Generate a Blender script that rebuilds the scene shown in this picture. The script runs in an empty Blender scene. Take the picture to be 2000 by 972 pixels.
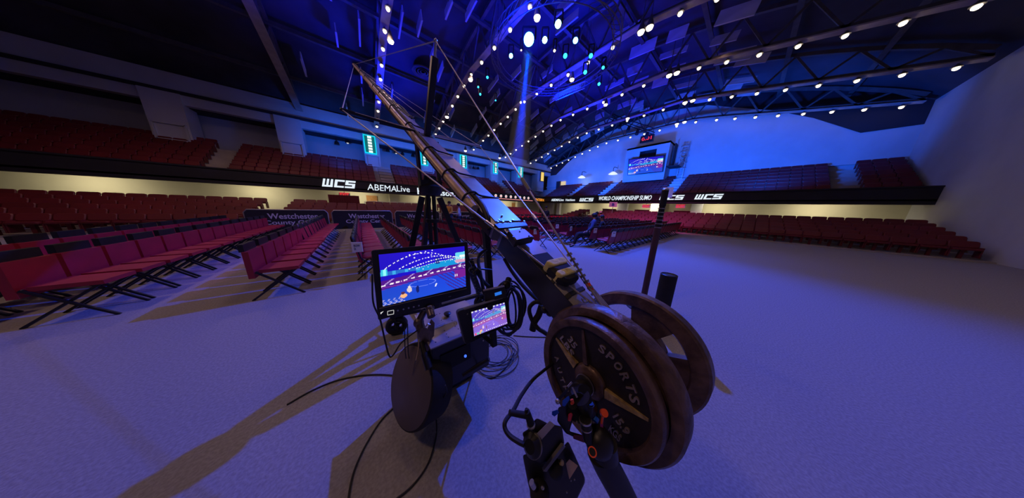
import bpy, bmesh, math, random
from mathutils import Vector as V, Matrix
random.seed(7)
C = bpy.context.scene.collection
PI = math.pi
# ------------------------------------------------------------------ camera
FPX = 363.0
EYE = V((0, 0, 1.5))
AX = V((463, 66, -FPX)).normalized()                    # hall directions seen from the camera
AY = V((-298, 91.5, -FPX)); AY = (AY - AX * AY.dot(AX)).normalized()
AZ = AX.cross(AY)
W2C = Matrix((AX, AY, AZ))                              # camera vector -> hall vector
cam = bpy.data.cameras.new('camera'); cam.sensor_width = 36; cam.lens = FPX / 2000 * 36
cam.clip_start = 0.02; cam.clip_end = 300
camo = bpy.data.objects.new('camera', cam); C.objects.link(camo)
camo.matrix_world = Matrix.Translation(EYE) @ W2C.to_4x4()
bpy.context.scene.camera = camo
VS = bpy.context.scene.view_settings
VS.view_transform = 'Standard'; VS.look = 'None'; VS.gamma = 1; VS.exposure = 0.0
def ray(px, py): return W2C @ V((px - 1000, 486 - py, -FPX))
def at(px, py, d): return EYE + ray(px, py) * (d / FPX)
def onz(px, py, z): r = ray(px, py); return EYE + r * ((z - EYE.z) / r.z)
def onx(px, py, x): r = ray(px, py); return EYE + r * (x / r.x)
def ony(px, py, y): r = ray(px, py); return EYE + r * (y / r.y)
def onplane(px, py, P, n): r = ray(px, py); return EYE + r * ((P - EYE).dot(n) / r.dot(n))
def toward(p, fwd=1):
    return 0
# ------------------------------------------------------------------ world and lights
wd = bpy.data.worlds.new('world'); bpy.context.scene.world = wd; wd.use_nodes = True
wd.node_tree.nodes['Background'].inputs[0].default_value = (0.15, 0.12, 0.3, 1)
wd.node_tree.nodes['Background'].inputs[1].default_value = 0.012
def lamp(kind, loc, power, color, aim=None, size=0.2, cone=60, blend=0.5, sy=None, name='lamp'):
    l = bpy.data.lights.new(name, kind); l.energy = power; l.color = color
    if kind == 'AREA':
        l.size = size
        if sy: l.shape = 'RECTANGLE'; l.size_y = sy
    else:
        l.shadow_soft_size = size
    if kind == 'SPOT': l.spot_size = math.radians(cone); l.spot_blend = blend
    o = bpy.data.objects.new(name, l); C.objects.link(o); o.location = loc
    if aim is not None: o.rotation_euler = (V(aim) - V(loc)).to_track_quat('-Z', 'Y').to_euler()
    return o
WARM = (1.0, 0.60, 0.42)
BLUE = (0.015, 0.10, 1.0)
KEY = onz(1033, 77, 9.6)
FILL = onz(1090, 47, 9.9)
LKEY = V((7.6, 4.7, 9.3))
lamp('SPOT', LKEY, 5500, (0.012, 0.075, 1.0), (2.6, 4.0, 0), .06, 96, .5, name='key_spot')
lamp('SPOT', FILL - V((0, 0, .35)), 4200, (0.04, 0.10, 1.0), (10, 4.5, 0), .25, 62, .8, name='wash_spot')
# warm house lights of the trusses, shining down
for tx in (-6, 2.3, 7.7, 13.1, 18.5, 24):
    for ty in (3, 15):
        lamp('SPOT', (tx, ty, 11.0), {-6: 560, 2.3: 400, 7.7: 330, 13.1: 170, 18.5: 80, 24: 12}[tx], WARM, (tx, ty, 0), .5, 160, .6, name='house_spot')
# blue up-lights on the roof
for x, y, p in ((6, 8, 2000), (12, 10, 3600), (19, 12, 2400), (25, 8, 900), (-2, 12, 2600), (3, 20, 1500)):
    lamp('SPOT', (x, y, 8.6), p, (0.0, 0.012, 1.0), (x, y, 20), .5, 150, .7, name='roof_uplight')
# blue wash on the end wall and on the left wall
for y in (21, 14, 7, 0):
    lamp('SPOT', (22.5, y, 4.8), 3400, (0.004, 0.11, 1.0), (30.5, y, 8.6), .4, 110, .8, name='wall_wash')
for x in (-1.0, 4.3, 9.3, 14.6, 19.5):
    lamp('SPOT', (x, 23.2, 6.4), 420, (0.003, 0.13, 1.0), (x + .5, 27, 7.2), .3, 150, .8, name='left_wall_wash')
# magenta tint on the far floor chairs
lamp('SPOT', (9, 7, 8.5), 5200, (1.0, 0.06, 0.4), (14, 13.2, .5), .3, 50, .7, name='magenta_spot')
lamp('SPOT', (5, 12, 8.0), 700, (0.7, 0.1, 0.9), (-.2, 8, .5), .2, 26, .7, name='violet_spot')
lamp('SPOT', (11, 8, 8.5), 3600, (0.85, 0.06, 0.5), (19.5, 6.5, .9), .3, 50, .7, name='magenta_spot')
# white-yellow light under the balcony and dim house light on the seats above it
for x in range(-12, 24, 6):
    lamp('AREA', (x, 22.9, 2.45), 38, (1, .86, .6), (x, 24.2, .9), 1.2, sy=.2, name='concourse_lamp')
for y in range(-3, 22, 5):
    lamp('AREA', (25.3, y, 2.45), 42, (1, .86, .6), (26.6, y, .9), 1.2, sy=.2, name='concourse_lamp')

# ------------------------------------------------------------------ materials
MATS = {}
def mat(name, col, rough=.6, metal=0.0, noise=0.0, nscale=8.0, bump=0.0, col2=None, emit=None, estr=0.0, spec=.5):
    m = bpy.data.materials.new(name); m.use_nodes = True; nt = m.node_tree; b = nt.nodes['Principled BSDF']
    b.inputs['Roughness'].default_value = rough; b.inputs['Metallic'].default_value = metal
    b.inputs['Specular IOR Level'].default_value = spec
    c1 = (*col, 1); c2 = (*(col2 or tuple(x * (1 - noise) for x in col)), 1)
    tc = nt.nodes.new('ShaderNodeTexCoord'); no = nt.nodes.new('ShaderNodeTexNoise')
    no.inputs['Scale'].default_value = nscale; no.inputs['Detail'].default_value = 5
    nt.links.new(tc.outputs['Object'], no.inputs['Vector'])
    rp = nt.nodes.new('ShaderNodeValToRGB'); rp.color_ramp.elements[0].position = .35; rp.color_ramp.elements[1].position = .65
    rp.color_ramp.elements[0].color = c2; rp.color_ramp.elements[1].color = c1
    nt.links.new(no.outputs['Fac'], rp.inputs['Fac']); nt.links.new(rp.outputs['Color'], b.inputs['Base Color'])
    if bump:
        bp = nt.nodes.new('ShaderNodeBump'); bp.inputs['Strength'].default_value = bump; bp.inputs['Distance'].default_value = .01
        nt.links.new(no.outputs['Fac'], bp.inputs['Height']); nt.links.new(bp.outputs['Normal'], b.inputs['Normal'])
    if emit:
        b.inputs['Emission Color'].default_value = (*emit, 1); b.inputs['Emission Strength'].default_value = estr
    MATS[name] = m
    return m
M_floor = mat('floor_carpet', (.34, .33, .33), .93, noise=.25, nscale=60, bump=.35)
M_black = mat('black_metal', (.018, .018, .02), .38, .3, noise=.3, nscale=20)
M_matte = mat('matte_black', (.012, .012, .013), .8, noise=.3, nscale=20)
M_rubber = mat('black_rubber', (.01, .01, .012), .55, noise=.2)
M_plastic = mat('black_plastic', (.014, .014, .016), .42, noise=.2)
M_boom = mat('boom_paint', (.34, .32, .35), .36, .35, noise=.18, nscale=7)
M_boomside = mat('boom_dark', (.035, .033, .035), .4, .4, noise=.2, nscale=7)
M_tan = mat('tan_tube', (.72, .52, .30), .40, .25, noise=.25, nscale=14)
M_silver = mat('steel', (.55, .52, .5), .3, .9, noise=.2)
M_wire = mat('guy_wire', (.55, .48, .42), .4, .6, noise=.1)
M_rust = mat('cast_iron', (.19, .115, .080), .40, .4, nscale=26, bump=.6, col2=(.085, .052, .040))
M_dish = mat('cast_iron_dark', (.032, .024, .022), .5, .3, nscale=30, bump=.3, noise=.4)
M_gold = mat('worn_rib', (.62, .45, .17), .38, .35, nscale=50, bump=.6, col2=(.30, .20, .08))
M_letter = mat('raised_letter', (.46, .39, .35), .4, .6, nscale=30, noise=.3)
M_red = mat('crimson_vinyl', (.40, .012, .034), .42, noise=.2, nscale=4)
M_darkred = mat('maroon_seat', (.16, .012, .022), .5, noise=.3, nscale=.8)
M_wall = mat('painted_wall', (.55, .56, .60), .85, noise=.12, nscale=.6)
M_beige = mat('concourse_wall', (.62, .60, .44), .8, noise=.08, nscale=1)
M_dark = mat('dark_paint', (.02, .02, .035), .7, noise=.3, nscale=.8)
M_roof = mat('roof_deck', (.07, .07, .10), .8, noise=.55, nscale=.35)
M_truss = mat('truss_steel', (.13, .12, .13), .6, .2, noise=.3, nscale=3)
M_flange = mat('truss_flange', (.42, .36, .36), .6, noise=.2, nscale=3)
M_baffle = mat('baffle_streak_board', (.66, .66, .75), .6, noise=.3, nscale=.9)
M_conc = mat('terrace_concrete', (.42, .38, .36), .85, noise=.15, nscale=2)
M_white = mat('white_card', (.92, .90, .90), .6, noise=.05)
M_wood = mat('orange_wood', (.5, .25, .08), .6, noise=.2)
M_skin = mat('skin', (.45, .26, .18), .6, noise=.08)
M_hair = mat('dark_hair', (.015, .012, .01), .7, noise=.3)
M_navy = mat('navy_cloth', (.03, .05, .12), .85, noise=.2)
M_bcloth = mat('black_cloth', (.015, .015, .02), .9, noise=.3)
M_orange = mat('yellow_cloth', (.7, .36, .05), .85, noise=.1)
M_grey = mat('pale_cloth', (.5, .5, .45), .85, noise=.3, nscale=12)
M_yellow = mat('yellow_webbing', (.92, .76, .20), .7, nscale=60, noise=.25, bump=.3)
M_redplastic = mat('red_plastic', (.75, .03, .04), .4, noise=.1)
M_orangepl = mat('orange_red_lever', (.9, .10, .03), .35, noise=.1)
M_bluepl = mat('blue_anodised', (.02, .12, .55), .3, .4, noise=.1)
M_greyface = mat('grey_label_plate', (.42, .38, .37), .5, .2, noise=.1)
M_cream = mat('tan_card', (.62, .42, .26), .6, noise=.1)
def emis(name, col, s): return mat(name, (0.02, .02, .02), .6, emit=col, estr=s)
E_bulb = emis('bulb_glow', (1, .82, .55), 6.0)
E_lens = emis('blue_lens_glow', (.05, .30, 1.0), 60.0)
E_white = emis('white_blue_lens', (.25, .7, 1.0), 25.0)
E_cyan = emis('cyan_lens', (.02, .55, 1.0), 5.0)
E_text = emis('led_white', (.80, .90, 1.0), 1.0)
E_amber = emis('led_amber', (1.0, .35, .03), 1.0)
E_pink = emis('led_pink', (1.0, .35, .35), 1.0)
E_teal = emis('sconce_teal', (.0, .16, .14), .8)
E_sconce = emis('sconce_white', (.75, .95, .9), 1.2)
E_gold = emis('sconce_gold', (1.0, .7, .15), .9)
E_red = emis('exit_red', (1, .04, .05), .8)
E_ui = emis('ui_white', (.9, .9, .9), .8)
E_blueled = emis('blue_led', (.05, .15, 1), 1.5)
E_door = emis('lit_doorway', (1, .8, .45), .7)
E_pend = emis('pendant_glow', (.75, .85, 1.0), 1.3)
M_rail = mat('silver_rail', (.5, .5, .5), .4, .7)
M_banner = mat('banner_black', (.012, .012, .016), .7, noise=.2)
M_bltext = mat('banner_print', (.62, .56, .6), .7, noise=.05)
M_screen = bpy.data.materials.new('screen_picture'); M_screen.use_nodes = True
_n = M_screen.node_tree; _b = _n.nodes['Principled BSDF']; _a = _n.nodes.new('ShaderNodeVertexColor'); _a.layer_name = 'picture'
_b.inputs['Base Color'].default_value = (.01, .01, .01, 1); _b.inputs['Roughness'].default_value = .25
_n.links.new(_a.outputs['Color'], _b.inputs['Emission Color']); _b.inputs['Emission Strength'].default_value = 1.0

# ------------------------------------------------------------------ mesh helpers
def frame(ax):
    ax = V(ax).normalized(); t = V((0, 0, 1)) if abs(ax.z) < .9 else V((1, 0, 0))
    u = ax.cross(t).normalized(); return u, ax.cross(u).normalized(), ax
class MB:
    def __init__(s): s.v = []; s.f = []
    def add(s, vs, fs):
        n = len(s.v); s.v += [tuple(x) for x in vs]; s.f += [tuple(i + n for i in f) for f in fs]; return s
    def box(s, c, d, M=None):
        x, y, z = (k / 2 for k in d); c = V(c)
        vs = [V((i * x, j * y, k * z)) for k in (-1, 1) for j in (-1, 1) for i in (-1, 1)]
        if M is not None: vs = [M @ p for p in vs]
        return s.add([p + c for p in vs], [(0, 2, 3, 1), (4, 5, 7, 6), (0, 1, 5, 4), (2, 6, 7, 3), (0, 4, 6, 2), (1, 3, 7, 5)])
    def rbox(s, c, d, r, M=None, n=3):      # box with rounded vertical (z) edges
        x, y, z = (k / 2 for k in d); c = V(c); o = []
        for sx, sy, a0 in ((1, 1, 0), (-1, 1, 1), (-1, -1, 2), (1, -1, 3)):
            for i in range(n + 1):
                a = (a0 + i / n) * PI / 2; o.append((sx * (x - r) + r * math.cos(a), sy * (y - r) + r * math.sin(a)))
        ins = [(px * (1 - .3 * r / x), py * (1 - .3 * r / y)) for px, py in o]
        L = [(ins, -z), (o, -z + r * .3), (o, z - r * .3), (ins, z)]; N = len(o); vs = []; fs = []
        for ring, h in L: vs += [V((px, py, h)) for px, py in ring]
        for k in range(3):
            for i in range(N): fs.append((k * N + i, k * N + (i + 1) % N, (k + 1) * N + (i + 1) % N, (k + 1) * N + i))
        fs.append(tuple(range(N))[::-1]); fs.append(tuple(range(3 * N, 4 * N)))
        if M is not None: vs = [M @ p for p in vs]
        return s.add([p + c for p in vs], fs)
    def bar(s, a, b, w, h, up=(0, 0, 1)):
        a = V(a); b = V(b); d = (b - a); L = d.length; d.normalize(); r = d.cross(V(up))
        if r.length < 1e-4: r = V((1, 0, 0))
        r.normalize(); u = r.cross(d)
        M = Matrix((r, d, u)).transposed()
        return s.box((a + b) / 2, (w, L, h), M)
    def cyl(s, a, b, r0, r1=None, n=12, caps=True):
        a = V(a); b = V(b); r1 = r0 if r1 is None else r1; u, w, _ = frame(b - a); vs = []
        for p, r in ((a, r0), (b, r1)):
            vs += [p + (u * math.cos(2 * PI * i / n) + w * math.sin(2 * PI * i / n)) * r for i in range(n)]
        fs = [(i, (i + 1) % n, n + (i + 1) % n, n + i) for i in range(n)]
        if caps: fs += [tuple(range(n))[::-1], tuple(range(n, 2 * n))]
        return s.add(vs, fs)
    def lathe(s, prof, o, ax, n=24, caps=True):        # prof: (radius, height)
        u, w, ax = frame(ax); o = V(o); vs = []; fs = []
        for r, h in prof: vs += [o + ax * h + (u * math.cos(2 * PI * i / n) + w * math.sin(2 * PI * i / n)) * max(r, 1e-4) for i in range(n)]
        for k in range(len(prof) - 1):
            for i in range(n): fs.append((k * n + i, k * n + (i + 1) % n, (k + 1) * n + (i + 1) % n, (k + 1) * n + i))
        if caps: fs += [tuple(range(n))[::-1], tuple(range((len(prof) - 1) * n, len(prof) * n))]
        return s.add(vs, fs)
    def tube(s, pts, r, n=8, smooth=True, sub=6):
        pts = [V(p) for p in pts]
        if smooth and len(pts) > 2:
            q = [pts[0] * 2 - pts[1]] + pts + [pts[-1] * 2 - pts[-2]]; o = []
            for i in range(1, len(q) - 2):
                for k in range(sub):
                    t = k / sub; a, b, c, d = q[i - 1:i + 3]
                    o.append(.5 * ((2 * b) + (c - a) * t + (2 * a - 5 * b + 4 * c - d) * t * t + (3 * b - a - 3 * c + d) * t ** 3))
            pts = o + [pts[-1]]
        vs = []; fs = []; u = None
        for i, p in enumerate(pts):
            d = (pts[min(i + 1, len(pts) - 1)] - pts[max(i - 1, 0)])
            if d.length < 1e-9: d = V((0, 0, 1))
            d.normalize()
            if u is None: u = frame(d)[0]
            u = (u - d * u.dot(d)); u = u.normalized() if u.length > 1e-6 else frame(d)[0]
            w = d.cross(u); vs += [p + (u * math.cos(2 * PI * k / n) + w * math.sin(2 * PI * k / n)) * r for k in range(n)]
        for i in range(len(pts) - 1):
            for k in range(n): fs.append((i * n + k, i * n + (k + 1) % n, (i + 1) * n + (k + 1) % n, (i + 1) * n + k))
        fs += [tuple(range(n))[::-1], tuple(range(len(vs) - n, len(vs)))]
        return s.add(vs, fs)
    def slab(s, pts, off):                   # closed outline extruded by a vector
        pts = [V(p) for p in pts]; n = len(pts); off = V(off)
        return s.add(pts + [p + off for p in pts], [tuple(range(n)), tuple(range(n, 2 * n))[::-1]] + [(i, n + i, n + (i + 1) % n, (i + 1) % n) for i in range(n)])
    def sector(s, o, R, r0, r1, z0, z1, a0=0, a1=2 * PI, n=48):   # annular block in frame R (right, up, axis)
        full = abs(a1 - a0 - 2 * PI) < 1e-6; m = n if full else n + 1; vs = []; o = V(o)
        for i in range(m):
            a = a0 + (a1 - a0) * i / n; d = R[0] * math.cos(a) + R[1] * math.sin(a)
            vs += [o + d * r0 + R[2] * z0, o + d * r1 + R[2] * z0, o + d * r1 + R[2] * z1, o + d * r0 + R[2] * z1]
        fs = []
        for i in range(n):
            j = (i + 1) % m
            for k in range(4): fs.append((i * 4 + k, j * 4 + k, j * 4 + (k + 1) % 4, i * 4 + (k + 1) % 4))
        if not full: fs += [(0, 1, 2, 3), tuple((m - 1) * 4 + k for k in (3, 2, 1, 0))]
        return s.add(vs, fs)
    def ball(s, c, r, n=10, sc=(1, 1, 1)):
        c = V(c); vs = []; fs = []; m = n // 2 + 1
        for i in range(m + 1):
            t = PI * i / m
            vs += [c + V((r * sc[0] * math.sin(t) * math.cos(2 * PI * k / n), r * sc[1] * math.sin(t) * math.sin(2 * PI * k / n), r * sc[2] * math.cos(t))) for k in range(n)]
        for i in range(m):
            for k in range(n): fs.append((i * n + k, (i + 1) * n + k, (i + 1) * n + (k + 1) % n, i * n + (k + 1) % n))
        return s.add(vs, fs)
    def mesh(s, name='m'):
        me = bpy.data.meshes.new(name); me.from_pydata(s.v, [], s.f); me.validate(); me.update()
        bm = bmesh.new(); bm.from_mesh(me); bmesh.ops.remove_doubles(bm, verts=bm.verts, dist=1e-6); bmesh.ops.recalc_face_normals(bm, faces=bm.faces); bm.to_mesh(me); bm.free()
        return me
    def build(s, name, m, parent=None, smooth=False, bevel=0, **t):
        me = s.mesh(name); me.materials.append(m)
        if smooth:
            me.polygons.foreach_set('use_smooth', [True] * len(me.polygons)); me.set_sharp_from_angle(angle=math.radians(40))
        o = bpy.data.objects.new(name, me); C.objects.link(o)
        if parent is not None:
            o.parent = parent; o.matrix_parent_inverse = Matrix.Translation(-parent.location) if parent.type == 'EMPTY' else parent.matrix_parent_inverse.copy()
            if parent.type != 'EMPTY': o.matrix_parent_inverse = Matrix.Identity(4)
        if bevel:
            b = o.modifiers.new('bevel', 'BEVEL'); b.width = bevel; b.segments = 2; b.limit_method = 'ANGLE'
        tag(o, **t); return o
def tag(o, label=None, cat=None, group=None, kind=None):
    if label: o['label'] = label
    if cat: o['category'] = cat
    if group: o['group'] = group
    if kind: o['kind'] = kind
def empty(name, loc, label, cat, group=None):
    o = bpy.data.objects.new(name, None); C.objects.link(o); o.location = loc; o.empty_display_size = .1; tag(o, label, cat, group); return o
def copy_tree(o, parent=None):
    c = o.copy(); C.objects.link(c)
    if parent is not None: c.parent = parent; c.matrix_parent_inverse = o.matrix_parent_inverse.copy()
    for ch in o.children: copy_tree(ch, c)
    return c
def font_mesh(body, bold=0.0, shear=0.0, ext=0.02):
    cu = bpy.data.curves.new('lettering', 'FONT'); cu.body = body; cu.offset = bold; cu.shear = shear; cu.extrude = ext; cu.resolution_u = 3
    o = bpy.data.objects.new('lettering', cu); C.objects.link(o)
    dg = bpy.context.evaluated_depsgraph_get(); me = bpy.data.meshes.new_from_object(o.evaluated_get(dg))
    bpy.data.objects.remove(o); return me
def add_text(mb, body, p0, right, up, w=None, h=.1, bold=0.0, shear=0.0, depth=.01):
    """lettering from lower-left p0, scaled to width w and height h"""
    me = font_mesh(body, bold, shear); vs = [v.co.copy() for v in me.vertices]
    x0 = min(v.x for v in vs); x1 = max(v.x for v in vs); y0 = min(v.y for v in vs); y1 = max(v.y for v in vs)
    sy = h / (y1 - y0); sx = (w / (x1 - x0)) if w else sy; right = V(right).normalized(); up = V(up).normalized(); nn = right.cross(up)
    mb.add([V(p0) + right * (v.x - x0) * sx + up * (v.y - y0) * sy + nn * (v.z / .02 * depth) for v in vs], [tuple(p.vertices) for p in me.polygons])
    bpy.data.meshes.remove(me); return mb
def slabpx(mb, pts, d, thick):      # outline at its own distance, with real thickness along the viewing ray
    P = [at(x, y, (d[i] if isinstance(d, (list, tuple)) else d)) for i, (x, y) in enumerate(pts)]
    c = sum(P, V()) / len(P); return mb.slab(P, (c - EYE).normalized() * thick)

# ------------------------------------------------------------------ the hall
XE, YL, YR = 30.5, 27.0, -6.2
YC = (YL + YR) / 2
def roof_z(y):
    t = abs(y - YC) / 16.6; return 9.3 + 4.75 * math.cos(min(t, 1) * PI / 2) ** .8
def chord_z(y):
    t = abs(y - YC)
    return 11.4 if t < 4.6 else (11.4 - (t - 4.6) * .155 if t < 6.1 else 11.17 - (t - 6.1) * .212)
X0, X1 = -20.0, XE
MB().box(((X0 + X1) / 2, YC, -.05), (X1 - X0 + 4, YL - YR + 4, .1)).build('floor', M_floor, kind='structure')
# a slightly different strip of carpet seam
r = MB(); ys = [YR + (YL - YR) * i / 40 for i in range(41)]
for i in range(40):
    a, b = ys[i], ys[i + 1]
    r.add([(X0, a, roof_z(a)), (X1, a, roof_z(a)), (X1, b, roof_z(b)), (X0, b, roof_z(b)),
           (X0, a, roof_z(a) + .2), (X1, a, roof_z(a) + .2), (X1, b, roof_z(b) + .2), (X0, b, roof_z(b) + .2)], [(0, 1, 2, 3), (4, 7, 6, 5)])
r.build('ceiling', M_roof, kind='structure')
# end wall: blue field under its own arch, dark spandrel over it
arch = [(24.9, 7.9), (22.6, 9.6), (20.35, 10.9), (17.7, 12.05), (15.8, 12.9), (13.0, 13.4), (10.4, 13.6), (7.8, 13.4), (5, 12.9), (3.1, 12.05), (.45, 10.9), (-1.8, 9.6), (-4.1, 7.9)]
MB().slab([(XE, YL, 0), (XE, YL, 7.9)] + [(XE, y, z) for y, z in arch] + [(XE, YR, 7.9), (XE, YR, 0)], (.3, 0, 0)).build('wall_end', M_wall, kind='structure')
sp = MB()
top = [(y, roof_z(y) + .15) for y, _ in arch]
for i in range(len(arch) - 1):
    (a, za), (b, zb) = arch[i], arch[i + 1]
    sp.slab([(XE - .06, a, za), (XE - .06, b, zb), (XE - .06, b, max(top[i + 1][1], zb + .1)), (XE - .06, a, max(top[i][1], za + .1))], (.3, 0, 0))
sp.slab([(XE - .06, 24.9, 7.9), (XE - .06, 24.9, top[0][1]), (XE - .06, 27, 9.4), (XE - .06, 27, 7.9)], (.3, 0, 0))
sp.slab([(XE - .06, -4.1, 7.9), (XE - .06, -4.1, top[-1][1]), (XE - .06, -6.2, 9.4), (XE - .06, -6.2, 7.9)], (.3, 0, 0))
sp.build('trim_1', M_dark, kind='structure')
# left wall: bays between pilasters, upper fascia, recessed bay backs
PIL = [(.95, 2.3), (6.4, 7.9), (10.9, 12.5), (16.3, 17.7), (21.5, 22.9), (26.6, 28.4), (-4.8, -3.3), (-10.4, -8.9)]
wl = MB().box(((X0 + XE) / 2, YL + 1.3, 4), (XE - X0, .2, 8.6)); wl.build('wall_left', M_wall, kind='structure')
MB().box(((X0 + XE) / 2, YL - .35, 8.05), (XE - X0, .9, .62)).box(((X0 + XE) / 2, YL + .2, 9.0), (XE - X0, 2.0, 1.25)).build('trim_2', M_wall, kind='structure')
MB().box(((X0 + XE) / 2, YL - .45, 8.45), (XE - X0, 1.15, .16)).build('trim_3', M_dark, kind='structure')
MB().box(((X0 + XE) / 2, YL + .45, 7.75), (XE - X0, 1.5, .1)).build('trim_4', M_dark, kind='structure')
k = 5
for a, b in PIL:
    w = b - a; cx = (a + b) / 2
    p = MB().box((cx, YL - .2, 6.5), (w, 1.5, 3.7)).box((cx, YL - 1.0, 5.3), (w * .82, .12, .1)).box((cx, YL - 1.0, 6.35), (w * .82, .12, .1))
    for sx in (-1, 1): p.box((cx + sx * w * .41, YL - 1.0, 5.82), (.09, .12, 1.1))
    p.build('trim_%d' % k, M_wall, kind='structure'); k += 1
MB().box(((X0 + X1) / 2, YR - .15, 5), (X1 - X0, .3, 10)).build('wall_right', M_wall, kind='structure')
# terraces behind the ribbon boards
ROWS = [(22.7 + .52 * i, 2.72 + .34 * i) for i in range(8)]
t = MB()
for y, z in ROWS: t.box(((X0 + 25) / 2, y + .1, z / 2 + 1.3), (25 - X0, .54, z - 2.6 if z > 2.7 else .2))
t.box(((X0 + 25) / 2, 26.7, 2.6 + 1.3), (25 - X0, .6, 2.4))
t.build('trim_20', M_conc, kind='structure')
EROWS = [(25.1 + .66 * i, 2.72 + .34 * i) for i in range(8)]
t = MB()
for x, z in EROWS: t.box((x + .1, YC, z / 2 + 1.3), (.70, YL - YR, z - 2.6 if z > 2.7 else .2))
t.build('trim_21', M_conc, kind='structure')
# back walls of the lower concourse
MB().box(((X0 + 26) / 2, 24.6, 1.25), (26 - X0, .2, 2.5)).build('wall_concourse_left', M_beige, kind='structure')
MB().box((27.0, YC, 1.25), (.2, YL - YR, 2.5)).build('wall_concourse_end', M_beige, kind='structure')
MB().box(((X0 + 26) / 2, 24.2, 2.62), (26 - X0, 4.2, .1)).box((27, YC, 2.62), (5, YL - YR, .1)).build('trim_22', M_conc, kind='structure')
kk = 23
for px in (770, 1013):
    p = ony(px, 385, 23.9)
    MB().box((p.x, 23.9, 1.25), (.9, .5, 2.5)).build('trim_%d' % kk, M_beige, kind='structure'); kk += 1
for px, w in ((1078, .9), (1092, .6), (1217, 1.1), (1283, 1.0), (1362, .8)):
    p = onx(px, 402, 26.2)
    MB().box((26.2, p.y, 1.25), (.5, w, 2.5)).build('trim_%d' % kk, M_wall, kind='structure'); kk += 1
# doors and maroon screens on the concourse
dn = 1
for pa, pb, m in ((716, 737, M_wood), (1000, 1018, M_wood)):
    a, b = ony(pa, 390, 24.45), ony(pb, 390, 24.45)
    d = MB().box(((a.x + b.x) / 2, 24.45, 1.1), (b.x - a.x, .08, 2.2)).build('door_%d' % dn, m, kind='structure'); dn += 1
a, b = ony(642, 390, 20.6), ony(702, 390, 20.6)
q = MB().box(((a.x + b.x) / 2, 20.6, 1.0), (b.x - a.x, .12, 2.0))
for i in range(12): q.box((a.x + (b.x - a.x) * (i + .5) / 12, 20.52, 1.0), (.05, .06, 1.96))
q.build('privacy_screen', M_darkred, label='maroon panelled screen standing on the lower tier under the exit sign', cat='screen')
for i, (pa, pb) in enumerate(((1178, 1204), (1241, 1269), (1318, 1350))):
    a, b = onx(pa, 405, 25.2), onx(pb, 405, 25.2)
    q = MB().box((25.2, (a.y + b.y) / 2, .85), (.12, abs(a.y - b.y), 1.7)).box((25.12, (a.y + b.y) / 2, 1.68), (.16, abs(a.y - b.y), .06))
    q.build('privacy_screen', M_darkred, label=('maroon screen left of the pale pillar under the ribbon', 'maroon screen below the left exit sign at the end wall', 'maroon screen below the right exit sign at the end wall')[i], cat='screen')
# exit signs
def exit_sign(P, nrm, right, label):
    e = empty('exit_sign', P, label, 'sign')
    M = Matrix((V(right), V(nrm), V((0, 0, 1)))).transposed()
    MB().box(P, (.75, .1, .34), M).build('case', M_white, e); MB().box(P + V((0, 0, (2.58 - P.z) / 2)), (.04, .04, 2.58 - P.z)).build('hanger', M_black, e)
    add_text(MB(), 'EXIT', P + V(nrm) * .055 - V(right) * .3 - V((0, 0, .11)), right, (0, 0, 1), .6, .22, .02).build('lettering', E_red, e)
    MB().box(P + V(nrm) * .052 + V((0, 0, .14)), (.7, .01, .03), M).box(P + V(nrm) * .052 - V((0, 0, .14)), (.7, .01, .03), M).build('lit_edge', E_red, e)
exit_sign(ony(673, 380, 22.6), (0, -1, 0), (1, 0, 0), 'red exit sign over the maroon screen on the left')
exit_sign(onx(1262, 402.5, 24.9), (-1, 0, 0), (0, -1, 0), 'red exit sign under the championship lettering')
exit_sign(onx(1329, 402.5, 24.9), (-1, 0, 0), (0, -1, 0), 'red exit sign nearest the right edge, under the balcony')

# ribbon boards with lettering
BZ0, BZ1 = 2.54, 3.31
YB, XB = 22.1, 24.5
rb = empty('ribbon_board', ((X0 + XB) / 2, YB, BZ0), 'long black LED ribbon board along the left balcony front', 'led board')
MB().box(((X0 + XB) / 2, YB + .15, (BZ0 + BZ1) / 2), (XB - X0, .3, BZ1 - BZ0)).box(((X0 + XB) / 2, YB + .12, BZ1 + .04), (XB - X0, .36, .08)).box(((X0 + XB) / 2, YB + .2, BZ0 - .08), (XB - X0, .4, .16)).build('housing', M_dark, rb)
def ltext(body, x0, x1, y0, y1, m=None, **k):
    a = ony(x0, (y0 + y1) / 2, YB); b = ony(x1, (y0 + y1) / 2, YB); zt = ony(x0, y0, YB).z; zb = ony(x0, y1, YB).z
    return add_text(MB(), body, (a.x, YB - .012, zb), (1, 0, 0), (0, 0, 1), b.x - a.x, zt - zb, depth=.012, **k).build('lettering', m or E_text, rb)
def etext(body, x0, x1, y0, y1, m=None, **k):
    a = onx(x0, (y0 + y1) / 2, XB); b = onx(x1, (y0 + y1) / 2, XB); zt = onx(x0, y0, XB).z; zb = onx(x0, y1, XB).z
    return add_text(MB(), body, (XB - .012, a.y, zb), (0, -1, 0), (0, 0, 1), a.y - b.y, zt - zb, depth=.012, **k).build('lettering', m or E_text, eb)
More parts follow.
